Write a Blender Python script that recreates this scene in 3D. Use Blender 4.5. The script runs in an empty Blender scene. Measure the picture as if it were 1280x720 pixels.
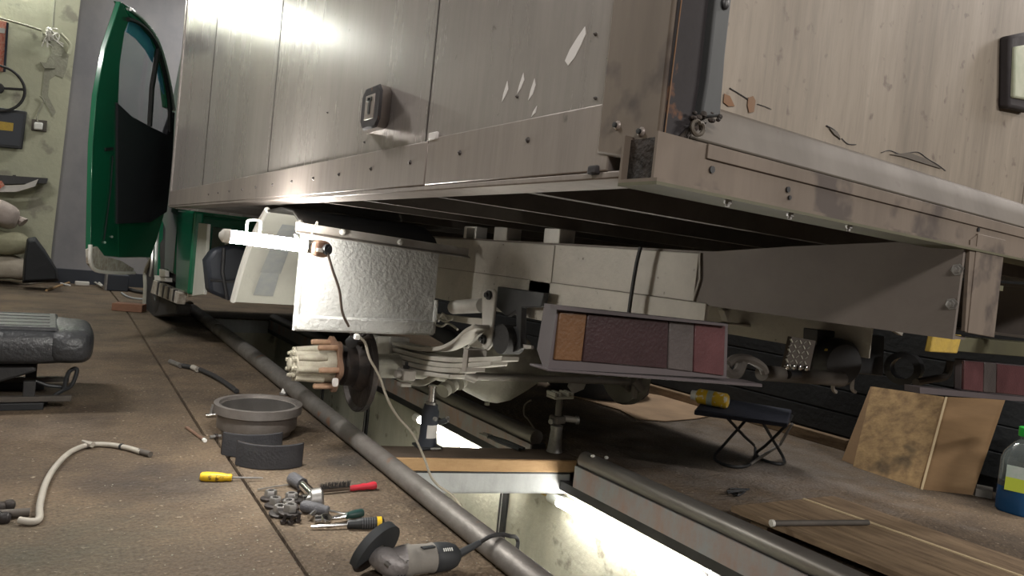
import bpy, math, random
from mathutils import Vector, Matrix
R = random.Random(7)
C = bpy.context.scene.collection
SC = bpy.context.scene
PI = math.pi

# ---------------------------------------------------------------- camera
F = 876.0
CAM = Vector((0, 0, 0.75))
def _axes():
    y = Vector((62 - 640, 269 - 360, F)).normalized()
    x = Vector((1968 - 640, 468 - 360, F)); x = (x - y * x.dot(y)).normalized()
    z = -(y.cross(x)) if y.cross(x).y > 0 else y.cross(x)
    if z.y > 0: z = -z
    return x, y, z
AX, AY, AZ = _axes()
def to_world(c): return Vector((c.dot(AX), c.dot(AY), c.dot(AZ)))
def at(u, v, x=None, y=None, z=None):
    "world point seen at photo pixel u,v lying on the plane X=x, Y=y or Z=z"
    r = to_world(Vector((u - 640, v - 360, F)))
    if x is not None: t = x / r.x
    elif y is not None: t = y / r.y
    else: t = (z - CAM.z) / r.z
    return CAM + r * t
cd = bpy.data.cameras.new('camera'); cam = bpy.data.objects.new('camera', cd); C.objects.link(cam)
cd.sensor_width = 36; cd.lens = F / 1280 * 36; cd.clip_start = 0.02
ri, up, bk = to_world(Vector((1, 0, 0))), to_world(Vector((0, -1, 0))), to_world(Vector((0, 0, -1)))
cam.matrix_world = Matrix(((ri.x, up.x, bk.x, CAM.x), (ri.y, up.y, bk.y, CAM.y), (ri.z, up.z, bk.z, CAM.z), (0, 0, 0, 1)))
SC.camera = cam

# ---------------------------------------------------------------- world, lights, exposure
w = bpy.data.worlds.new('world'); SC.world = w; w.use_nodes = True
w.node_tree.nodes['Background'].inputs[0].default_value = (0.55, 0.6, 0.7, 1)
w.node_tree.nodes['Background'].inputs[1].default_value = 0.05
def area(name, loc, target, sx, sy, power, col):
    l = bpy.data.lights.new(name, 'AREA'); l.shape = 'RECTANGLE'; l.size = sx; l.size_y = sy; l.energy = power; l.color = col
    o = bpy.data.objects.new(name, l); C.objects.link(o); o.location = loc
    o.rotation_euler = (Vector(target) - Vector(loc)).to_track_quat('-Z', 'Y').to_euler()
    return o
# out-of-frame strip lamps behind and mid; the fill lights are added and unseen
area('ceiling_lamp_behind', (-1.0, -2.5, 2.78), (0.6, 0.6, 0.7), 1.3, 0.16, 39, (1.0, 0.94, 0.89))
area('fill_light_rear', (2.7, -2.6, 2.25), (2.3, 1.6, 0.1), 1.3, 0.16, 40, (1.0, 0.95, 0.88))  # added low fill for the dim floor right of the pit
area('ceiling_lamp_mid', (-1.9, 3.4, 3.9), (-0.6, 3.5, 0), 0.25, 1.3, 62, (1.0, 0.97, 0.93))
area('fill_light_bay', (4.3, 0.15, 3.0), (2.4, 1.5, 0.0), 0.25, 1.3, 30, (1.0, 0.93, 0.88))  # invented fill for the dark area right of the pit
area('fill_light_wall_side', (3.05, 3.6, 3.9), (2.95, 3.0, 0), 0.25, 1.3, 40, (1.0, 0.95, 0.88))  # unseen lamp put in to lift the strip along the dark wall
area('fill_light_front', (1.7, 8.45, 3.8), (1.7, 8.2, 0), 1.3, 0.25, 28, (1.0, 0.97, 0.92))  # made-up source that brightens the far floor and the gate
vs = SC.view_settings
vs.view_transform = 'Standard'; vs.look = 'None'; vs.gamma = 1; vs.exposure = 1.0; vs.use_curve_mapping = False

# ---------------------------------------------------------------- materials
def mat(name, col, rough=0.6, metal=0.0, col2=None, scale=6.0, amount=0.6, stretch=(1, 1, 1), bump=0.0, bscale=60.0,
        spots=None, spot_scale=25.0, spot_at=0.68, emit=None, strength=0.0, trans=0.0, coat=0.0, rough2=None, spec=0.5, detail=6):
    m = bpy.data.materials.new(name); m.use_nodes = True
    n = m.node_tree.nodes; L = m.node_tree.links; b = n['Principled BSDF']
    b.inputs['Base Color'].default_value = (*col, 1); b.inputs['Roughness'].default_value = rough
    b.inputs['Metallic'].default_value = metal; b.inputs['Specular IOR Level'].default_value = spec
    if trans: b.inputs['Transmission Weight'].default_value = trans
    if coat: b.inputs['Coat Weight'].default_value = coat; b.inputs['Coat Roughness'].default_value = 0.1
    tc = n.new('ShaderNodeTexCoord'); mp = n.new('ShaderNodeMapping'); mp.inputs['Scale'].default_value = stretch
    L.new(tc.outputs['Object'], mp.inputs['Vector'])
    out = None
    if col2 is not None:
        nz = n.new('ShaderNodeTexNoise'); nz.inputs['Scale'].default_value = scale; nz.inputs['Detail'].default_value = detail
        nz.inputs['Roughness'].default_value = 0.65
        L.new(mp.outputs[0], nz.inputs['Vector'])
        rp = n.new('ShaderNodeMapRange'); rp.inputs[1].default_value = 0.36; rp.inputs[2].default_value = 0.66
        rp.inputs[4].default_value = amount
        L.new(nz.outputs['Fac'], rp.inputs[0])
        mx = n.new('ShaderNodeMix'); mx.data_type = 'RGBA'
        mx.inputs['A'].default_value = (*col, 1); mx.inputs['B'].default_value = (*col2, 1)
        L.new(rp.outputs[0], mx.inputs['Factor']); out = mx.outputs['Result']
        if rough2 is not None:
            rr = n.new('ShaderNodeMapRange'); rr.inputs[1].default_value = 0.36; rr.inputs[2].default_value = 0.66
            rr.inputs[3].default_value = rough; rr.inputs[4].default_value = rough2
            L.new(nz.outputs['Fac'], rr.inputs[0]); L.new(rr.outputs[0], b.inputs['Roughness'])
    if spots is not None:
        n2 = n.new('ShaderNodeTexNoise'); n2.inputs['Scale'].default_value = spot_scale; n2.inputs['Detail'].default_value = 4
        L.new(tc.outputs['Object'], n2.inputs['Vector'])
        r2 = n.new('ShaderNodeMapRange'); r2.inputs[1].default_value = spot_at - 0.05; r2.inputs[2].default_value = spot_at + 0.03
        L.new(n2.outputs['Fac'], r2.inputs[0])
        m2 = n.new('ShaderNodeMix'); m2.data_type = 'RGBA'; m2.inputs['A'].default_value = (*col, 1); m2.inputs['B'].default_value = (*spots, 1)
        if out: L.new(out, m2.inputs['A'])
        L.new(r2.outputs[0], m2.inputs['Factor']); out = m2.outputs['Result']
    if out: L.new(out, b.inputs['Base Color'])
    if bump:
        n3 = n.new('ShaderNodeTexNoise'); n3.inputs['Scale'].default_value = bscale; n3.inputs['Detail'].default_value = 4
        L.new(tc.outputs['Object'], n3.inputs['Vector'])
        bp = n.new('ShaderNodeBump'); bp.inputs['Strength'].default_value = bump; bp.inputs['Distance'].default_value = 0.01
        L.new(n3.outputs['Fac'], bp.inputs['Height']); L.new(bp.outputs[0], b.inputs['Normal'])
    if emit:
        b.inputs['Emission Color'].default_value = (*emit, 1); b.inputs['Emission Strength'].default_value = strength
    return m

def floor_material():
    m = mat('concrete', (0.165, 0.118, 0.076), 0.9, col2=(0.058, 0.043, 0.031), scale=2.6, amount=0.9, bump=0.9, bscale=55,
            spots=(0.31, 0.26, 0.20), spot_scale=55, spot_at=0.70, detail=9)
    n = m.node_tree.nodes; L = m.node_tree.links; b = n['Principled BSDF']
    src = b.inputs['Base Color'].links[0].from_socket
    geo = n.new('ShaderNodeNewGeometry')
    wob = n.new('ShaderNodeTexNoise'); wob.inputs['Scale'].default_value = 9; wob.inputs['Detail'].default_value = 6
    L.new(geo.outputs['Position'], wob.inputs['Vector'])
    def blot(src, c, r, col, k):
        d = n.new('ShaderNodeVectorMath'); d.operation = 'DISTANCE'; d.inputs[1].default_value = (c[0], c[1], 0)
        L.new(geo.outputs['Position'], d.inputs[0])
        a = n.new('ShaderNodeMath'); a.operation = 'MULTIPLY_ADD'; a.inputs[1].default_value = r * 2.2; L.new(wob.outputs['Fac'], a.inputs[0])
        L.new(d.outputs['Value'], a.inputs[2])
        mr = n.new('ShaderNodeMapRange'); mr.inputs[1].default_value = r * 1.1; mr.inputs[2].default_value = r * 2.3
        mr.inputs[3].default_value = k; mr.inputs[4].default_value = 0; L.new(a.outputs[0], mr.inputs[0])
        mx = n.new('ShaderNodeMix'); mx.data_type = 'RGBA'; mx.inputs['B'].default_value = (*col, 1)
        L.new(src, mx.inputs['A']); L.new(mr.outputs[0], mx.inputs['Factor'])
        return mx.outputs['Result']
    for c, r, col, k in (((0.90, 2.30), 0.15, (0.02, 0.018, 0.018), 0.95), ((0.80, 2.10), 0.10, (0.03, 0.026, 0.024), 0.7),
                         ((0.42, 2.22), 0.17, (0.035, 0.03, 0.03), 0.8), ((0.25, 2.30), 0.20, (0.05, 0.04, 0.035), 0.6),
                         ((0.75, 1.70), 0.16, (0.27, 0.205, 0.14), 0.6), ((0.65, 2.1), 0.3, (0.26, 0.20, 0.14), 0.55),
                         ((0.05, 2.9), 0.2, (0.27, 0.21, 0.16), 0.4), ((0.05, 1.75), 0.35, (0.075, 0.075, 0.055), 0.6),
                         ((0.35, 1.55), 0.25, (0.12, 0.088, 0.062), 0.6), ((2.6, 2.0), 0.7, (0.20, 0.178, 0.16), 0.8)):  # last one: grey dust, painted paler in place of light on the dim floor
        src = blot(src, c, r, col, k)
    fn = n.new('ShaderNodeTexNoise'); fn.inputs['Scale'].default_value = 110; fn.inputs['Detail'].default_value = 5; fn.inputs['Roughness'].default_value = 0.7
    L.new(geo.outputs['Position'], fn.inputs['Vector'])
    fr = n.new('ShaderNodeMapRange'); fr.inputs[1].default_value = 0.35; fr.inputs[2].default_value = 0.68; fr.inputs[3].default_value = 0.62; fr.inputs[4].default_value = 1.3
    L.new(fn.outputs['Fac'], fr.inputs[0])
    fm = n.new('ShaderNodeVectorMath'); fm.operation = 'SCALE'; L.new(src, fm.inputs[0]); L.new(fr.outputs[0], fm.inputs['Scale'])
    L.new(fm.outputs[0], b.inputs['Base Color'])
    return m

M = {}
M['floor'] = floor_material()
M['plaster'] = mat('cream_plaster', (0.47, 0.47, 0.35), 0.85, col2=(0.38, 0.38, 0.29), scale=3, amount=0.7, bump=0.3, bscale=25, spots=(0.30, 0.29, 0.23), spot_scale=4.5, spot_at=0.66)
M['bare_plaster'] = mat('bare_plaster', (0.33, 0.33, 0.26), 0.9, col2=(0.24, 0.23, 0.19), scale=14, bump=0.6, bscale=40)
M['gate'] = mat('grey_gate_paint', (0.28, 0.27, 0.275), 0.7, col2=(0.17, 0.17, 0.19), scale=1.3, amount=0.8, stretch=(1, 1, 0.6), bump=0.1, bscale=20)
M['dark_wall'] = mat('dark_wall_paint', (0.030, 0.034, 0.038), 0.75, col2=(0.018, 0.02, 0.023), scale=5, bump=0.3, bscale=40)
M['ceiling'] = mat('ceiling_paint', (0.40, 0.39, 0.36), 0.9, col2=(0.3, 0.29, 0.27), scale=2)
M['pit_wall'] = mat('pit_concrete', (0.46, 0.45, 0.37), 0.85, col2=(0.33, 0.325, 0.27), scale=6, amount=0.8, stretch=(1, 1, 0.35), bump=0.3, bscale=40, spots=(0.2, 0.19, 0.15), spot_scale=9, spot_at=0.66)
M['pit_floor'] = mat('pit_floor', (0.12, 0.11, 0.10), 0.9, col2=(0.06, 0.055, 0.05), scale=5)
# truck
def sheet_material(name, a, b_, ro, me, sp, ss, sa, streak=0.28):
    m = mat(name, a, ro, me, col2=b_, scale=2.6, amount=0.85, stretch=(2.2, 2.2, 0.35), bump=0.02, bscale=5, spots=sp, spot_scale=ss, spot_at=sa, rough2=ro + 0.08, detail=10)
    n = m.node_tree.nodes; L = m.node_tree.links; b = n['Principled BSDF']; src = b.inputs['Base Color'].links[0].from_socket
    tc = n.new('ShaderNodeTexCoord'); mp = n.new('ShaderNodeMapping'); mp.inputs['Scale'].default_value = (60, 60, 5); L.new(tc.outputs['Object'], mp.inputs['Vector'])
    nz = n.new('ShaderNodeTexNoise'); nz.inputs['Scale'].default_value = 1.0; nz.inputs['Detail'].default_value = 7; nz.inputs['Roughness'].default_value = 0.7; L.new(mp.outputs[0], nz.inputs['Vector'])
    mr = n.new('ShaderNodeMapRange'); mr.inputs[1].default_value = 0.42; mr.inputs[2].default_value = 0.72; mr.inputs[4].default_value = streak; L.new(nz.outputs['Fac'], mr.inputs[0])
    mx = n.new('ShaderNodeMix'); mx.data_type = 'RGBA'; mx.inputs['B'].default_value = tuple(0.45 * c for c in b_) + (1,)
    L.new(src, mx.inputs['A']); L.new(mr.outputs[0], mx.inputs['Factor']); L.new(mx.outputs['Result'], b.inputs['Base Color'])
    return m
M['sheet'] = sheet_material('oxidised_aluminium_sheet', (0.42, 0.385, 0.365), (0.31, 0.285, 0.27), 0.22, 0.28, (0.16, 0.14, 0.13), 40, 0.75, 0.2)
M['skirt'] = sheet_material('skirt_sheet', (0.33, 0.285, 0.26), (0.235, 0.205, 0.19), 0.38, 0.25, (0.15, 0.13, 0.12), 34, 0.74)
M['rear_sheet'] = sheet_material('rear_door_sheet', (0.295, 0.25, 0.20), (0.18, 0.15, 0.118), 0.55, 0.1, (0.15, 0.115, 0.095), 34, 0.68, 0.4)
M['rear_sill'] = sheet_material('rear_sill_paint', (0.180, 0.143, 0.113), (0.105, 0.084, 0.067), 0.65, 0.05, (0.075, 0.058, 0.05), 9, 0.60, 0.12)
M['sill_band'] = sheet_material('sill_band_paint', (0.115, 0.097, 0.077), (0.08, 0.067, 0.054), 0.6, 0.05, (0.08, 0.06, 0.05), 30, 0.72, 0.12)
M['post'] = mat('rusty_black_steel', (0.040, 0.035, 0.038), 0.8, 0.0, col2=(0.018, 0.016, 0.017), scale=7, stretch=(1, 1, 0.4), spots=(0.16, 0.075, 0.04), spot_scale=30, spot_at=0.70, bump=0.15, bscale=40)
M['post_edge'] = mat('grey_blue_steel', (0.075, 0.08, 0.083), 0.6, 0.1, col2=(0.045, 0.047, 0.05), scale=8, stretch=(1, 1, 0.4))
M['torn'] = mat('torn_black_rubber', (0.02, 0.018, 0.017), 0.8, bump=0.8, bscale=70, col2=(0.06, 0.04, 0.03), scale=20)
M['rust'] = mat('rust', (0.22, 0.115, 0.06), 0.85, col2=(0.20, 0.15, 0.11), scale=25)
M['bare'] = mat('scraped_white_metal', (0.72, 0.69, 0.68), 0.45, 0.1)
M['rivet'] = mat('dark_rivet', (0.085, 0.075, 0.072), 0.5, 0.5)
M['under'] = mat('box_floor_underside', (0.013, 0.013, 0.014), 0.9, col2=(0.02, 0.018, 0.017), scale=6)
M['bearer'] = mat('bearer_steel', (0.11, 0.095, 0.082), 0.7, 0.1, col2=(0.05, 0.045, 0.04), scale=8)
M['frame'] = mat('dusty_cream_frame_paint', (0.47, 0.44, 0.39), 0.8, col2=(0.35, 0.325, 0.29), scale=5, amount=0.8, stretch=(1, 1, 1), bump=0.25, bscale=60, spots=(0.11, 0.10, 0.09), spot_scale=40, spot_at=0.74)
M['frame_shaded'] = mat('dusty_shaded_frame_paint', (0.155, 0.132, 0.115), 0.8, col2=(0.108, 0.09, 0.08), scale=5, bump=0.15, bscale=60)  # stained frame paint with the shade under the box tail mixed into its colour
M['guard'] = mat('mudguard_plastic', (0.40, 0.40, 0.385), 0.45, col2=(0.30, 0.30, 0.29), scale=4, amount=0.6, bump=0.55, bscale=75)
M['guard_in'] = mat('mudguard_inner', (0.56, 0.56, 0.50), 0.6, col2=(0.46, 0.455, 0.41), scale=6, bump=0.15, bscale=50)
M['guard_dark'] = mat('dark_mudguard', (0.055, 0.053, 0.052), 0.5, col2=(0.09, 0.085, 0.08), scale=5)  # darker tone for the upper slope of the mudguard
M['tyre_wear'] = mat('blue_grey_scuff', (0.30, 0.32, 0.33), 0.7, col2=(0.42, 0.42, 0.38), scale=30, amount=0.5)
M['white_lip'] = mat('white_lip', (0.72, 0.71, 0.67), 0.5)
M['strip'] = mat('angle_strip', (0.33, 0.31, 0.285), 0.6, 0.3, col2=(0.24, 0.21, 0.19), scale=12)
M['cast'] = mat('dusty_cast_iron', (0.42, 0.41, 0.35), 0.8, col2=(0.27, 0.26, 0.225), scale=9, bump=0.3, bscale=60)
M['hub'] = mat('hub_steel', (0.46, 0.43, 0.35), 0.6, 0.3, col2=(0.25, 0.22, 0.17), scale=22, bump=0.2, bscale=80)
M['flange'] = mat('rusty_flange', (0.25, 0.15, 0.10), 0.7, 0.3, col2=(0.14, 0.085, 0.065), scale=18, bump=0.3, bscale=80)
M['stud'] = mat('rusty_stud', (0.48, 0.31, 0.21), 0.6, 0.4, col2=(0.30, 0.18, 0.12), scale=30)
M['brake_dark'] = mat('greasy_black_steel', (0.028, 0.026, 0.027), 0.55, 0.3, col2=(0.07, 0.05, 0.04), scale=14, amount=0.7, bump=0.3, bscale=50)
M['spring'] = mat('spring_steel', (0.46, 0.44, 0.40), 0.6, 0.3, col2=(0.33, 0.31, 0.28), scale=15)
M['shackle'] = mat('shackle_paint', (0.52, 0.505, 0.47), 0.6, 0.1, col2=(0.38, 0.36, 0.33), scale=14)
M['black'] = mat('black_paint', (0.018, 0.018, 0.02), 0.45, col2=(0.035, 0.035, 0.038), scale=12)
M['rubber'] = mat('black_rubber', (0.022, 0.022, 0.024), 0.7, bump=0.2, bscale=80, col2=(0.04, 0.038, 0.036), scale=15)
M['lamp_body'] = mat('mauve_grey_lamp_housing', (0.10, 0.083, 0.088), 0.65, col2=(0.075, 0.063, 0.067), scale=8)
def lens(name, c): return mat(name, c, 0.35, col2=tuple(x * 0.55 for x in c), scale=12, amount=0.6, bump=0.15, bscale=150)
M['amber'] = lens('amber_lens', (0.17, 0.085, 0.04)); M['red'] = lens('red_lens', (0.046, 0.024, 0.027)); M['clear'] = lens('clear_lens', (0.105, 0.09, 0.088))
M['pink'] = lens('dusty_red_lens', (0.115, 0.048, 0.052)); M['dred'] = lens('dark_red_lens', (0.12, 0.055, 0.06))
M['green'] = mat('green_car_paint', (0.008, 0.125, 0.062), 0.25, coat=0.6, col2=(0.012, 0.095, 0.052), scale=3)
M['trim_black'] = mat('door_trim_board', (0.020, 0.019, 0.026), 0.75, col2=(0.028, 0.027, 0.034), scale=5)
M['seal'] = mat('window_seal', (0.012, 0.012, 0.013), 0.6)
M['glass'] = mat('tinted_glass', (0.80, 0.82, 0.84), 0.03, trans=0.95, spec=0.6)
M['blue_reflection'] = mat('blue_window_reflection', (0.10, 0.36, 0.52), 0.12, col2=(0.06, 0.26, 0.42), scale=6)  # bluish reflection in the door window, given as a fixed colour
M['rot'] = mat('rusted_white_sill', (0.50, 0.48, 0.43), 0.8, col2=(0.23, 0.17, 0.12), scale=28, amount=0.8, bump=0.6, bscale=60)
M['silver'] = mat('silver_trim', (0.6, 0.6, 0.58), 0.35, 0.6)
M['chequer'] = mat('dirty_tread_plate', (0.085, 0.07, 0.06), 0.6, 0.2, col2=(0.05, 0.042, 0.037), scale=20)
M['chrome'] = mat('chrome', (0.75, 0.75, 0.74), 0.18, 1.0, col2=(0.5, 0.49, 0.47), scale=40, amount=0.5)
M['steel'] = mat('grey_tool_steel', (0.34, 0.33, 0.32), 0.45, 0.7, col2=(0.2, 0.19, 0.18), scale=40)
M['yellow_foam'] = mat('yellow_pad', (0.52, 0.36, 0.07), 0.85, col2=(0.36, 0.25, 0.07), scale=30, bump=0.3, bscale=90)
M['olive'] = mat('olive_beam', (0.11, 0.105, 0.06), 0.6, col2=(0.07, 0.066, 0.045), scale=8)
M['plate_green'] = mat('pale_green_lamp', (0.36, 0.40, 0.29), 0.5, col2=(0.55, 0.55, 0.45), scale=30)
# loose things
M['pipe'] = mat('blackened_steel_pipe', (0.24, 0.225, 0.21), 0.42, 0.5, col2=(0.12, 0.105, 0.095), scale=9, amount=0.8, stretch=(1, 0.5, 1), bump=0.15, bscale=50, spots=(0.26, 0.15, 0.10), spot_scale=14, spot_at=0.70, rough2=0.6)
M['rail_tube'] = mat('worn_rail_tube', (0.22, 0.21, 0.195), 0.4, 0.5, col2=(0.13, 0.11, 0.10), scale=10, stretch=(1, 0.3, 1))
M['rail_plate'] = mat('primered_rail_plate', (0.30, 0.32, 0.34), 0.7, 0.1, col2=(0.36, 0.17, 0.10), scale=11, amount=0.6, stretch=(1, 1, 0.5), bump=0.2, bscale=60)
M['channel'] = mat('galvanised_channel', (0.40, 0.42, 0.43), 0.6, 0.2, col2=(0.30, 0.31, 0.32), scale=20, stretch=(1, 1, 0.3), bump=0.15, bscale=90)
M['timber'] = mat('timber', (0.42, 0.27, 0.135), 0.8, col2=(0.31, 0.185, 0.09), scale=5, stretch=(1, 8, 8), bump=0.2, bscale=60)
M['timber_top'] = mat('oily_timber_top', (0.075, 0.055, 0.04), 0.8, col2=(0.12, 0.085, 0.06), scale=7)
M['iron'] = mat('drum_iron', (0.26, 0.24, 0.225), 0.5, 0.5, col2=(0.17, 0.15, 0.14), scale=12, amount=0.7, bump=0.1, bscale=60)
M['iron_in'] = mat('drum_machined_bore', (0.30, 0.29, 0.28), 0.3, 0.8, col2=(0.17, 0.16, 0.155), scale=6)
M['lining'] = mat('brake_lining', (0.03, 0.03, 0.035), 0.75, col2=(0.05, 0.05, 0.055), scale=20, bump=0.2, bscale=120)
M['yellow'] = mat('yellow_plastic', (0.78, 0.50, 0.02), 0.4, spots=(0.20, 0.11, 0.02), spot_scale=60, spot_at=0.62)
M['redp'] = mat('red_plastic', (0.55, 0.03, 0.05), 0.35, coat=0.3)
M['blackp'] = mat('black_plastic', (0.02, 0.022, 0.025), 0.5, bump=0.1, bscale=100)
M['greenp'] = mat('dark_green_plastic', (0.015, 0.05, 0.045), 0.4)
M['greyg'] = mat('grey_grip', (0.10, 0.10, 0.11), 0.6, bump=0.3, bscale=200)
M['bristle'] = mat('steel_bristle', (0.10, 0.10, 0.105), 0.5, 0.6)
M['gr_body'] = mat('dusty_grinder_body', (0.30, 0.28, 0.25), 0.7, col2=(0.20, 0.19, 0.175), scale=14, bump=0.15, bscale=60)
M['gr_head'] = mat('dusty_grinder_gearcase', (0.34, 0.32, 0.32), 0.5, 0.4, col2=(0.20, 0.185, 0.18), scale=18, bump=0.3, bscale=60)
M['gr_black'] = mat('grinder_black', (0.03, 0.034, 0.038), 0.6, col2=(0.05, 0.052, 0.055), scale=14)
M['hose'] = mat('grey_hose', (0.42, 0.39, 0.34), 0.6, col2=(0.32, 0.29, 0.25), scale=18)
M['cable'] = mat('brown_cable', (0.10, 0.075, 0.06), 0.55)
M['cable_g'] = mat('grey_beige_cable', (0.30, 0.27, 0.22), 0.55)
M['cable_w'] = mat('white_cable', (0.62, 0.60, 0.55), 0.5)
M['whitep'] = mat('white_plastic', (0.75, 0.75, 0.72), 0.45)
M['leather'] = mat('black_seat_vinyl', (0.032, 0.034, 0.038), 0.38, col2=(0.05, 0.052, 0.056), scale=12, bump=0.5, bscale=60)
M['sack'] = mat('woven_sack', (0.44, 0.39, 0.32), 0.8, col2=(0.33, 0.29, 0.23), scale=10, bump=0.4, bscale=30)
M['sack2'] = mat('olive_sack', (0.31, 0.30, 0.20), 0.8, col2=(0.22, 0.21, 0.14), scale=10, bump=0.4, bscale=30)
M['sack3'] = mat('pinkish_sack', (0.40, 0.34, 0.31), 0.8, col2=(0.30, 0.25, 0.23), scale=10, bump=0.4, bscale=30)
M['bag'] = mat('black_bag', (0.012, 0.014, 0.018), 0.6, bump=0.4, bscale=12)
M['paper'] = mat('paper', (0.60, 0.58, 0.55), 0.8, col2=(0.45, 0.43, 0.42), scale=12)
M['redpaper'] = mat('red_print', (0.5, 0.10, 0.06), 0.8, col2=(0.6, 0.5, 0.4), scale=40)
M['osb'] = mat('strand_board', (0.42, 0.28, 0.13), 0.8, col2=(0.20, 0.125, 0.06), scale=22, amount=0.9, stretch=(1, 1, 1), bump=0.3, bscale=50, spots=(0.035, 0.028, 0.02), spot_scale=3.2, spot_at=0.66)
M['ply'] = mat('plywood', (0.30, 0.185, 0.09), 0.75, col2=(0.19, 0.115, 0.055), scale=4, stretch=(1, 1, 4), spots=(0.03, 0.025, 0.02), spot_scale=3.0, spot_at=0.64)
M['ply_edge'] = mat('plywood_edge', (0.60, 0.48, 0.30), 0.8)
M['plank'] = mat('worn_plank', (0.27, 0.19, 0.115), 0.8, col2=(0.115, 0.075, 0.045), scale=6, amount=0.9, stretch=(6, 0.8, 6), bump=0.3, bscale=50)
M['cardboard'] = mat('cardboard', (0.36, 0.25, 0.16), 0.9, col2=(0.19, 0.135, 0.09), scale=5)
M['navy'] = mat('navy_canvas', (0.016, 0.02, 0.036), 0.8, bump=0.2, bscale=120)
M['can_yellow'] = mat('yellow_can_print', (0.70, 0.45, 0.03), 0.35, spots=(0.75, 0.72, 0.65), spot_scale=45, spot_at=0.6)
M['bottle'] = mat('clear_bottle', (0.75, 0.85, 0.85), 0.05, trans=0.9, spec=0.5)
M['bluewater'] = mat('blue_washer_fluid', (0.008, 0.07, 0.19), 0.1)
M['green_cap'] = mat('green_cap', (0.03, 0.5, 0.06), 0.35)
M['label_y'] = mat('yellow_green_label', (0.50, 0.60, 0.06), 0.5)
M['label_w'] = mat('white_label', (0.50, 0.55, 0.52), 0.5, col2=(0.30, 0.45, 0.36), scale=30)
M['blueblack'] = mat('dark_device', (0.025, 0.03, 0.042), 0.5)
M['brick'] = mat('reddish_plank', (0.26, 0.13, 0.08), 0.8, col2=(0.18, 0.09, 0.055), scale=10, stretch=(1, 6, 6))
M['tube_lit'] = mat('lit_tube', (1, 1, 1), 0.5, emit=(1.0, 0.97, 0.90), strength=150)
M['tube_wall'] = mat('lit_wall_tube', (1, 1, 1), 0.5, emit=(0.97, 1.0, 0.92), strength=95)
M['tube_pit'] = mat('lit_pit_tube', (1, 1, 1), 0.5, emit=(1.0, 0.96, 0.86), strength=30)

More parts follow.
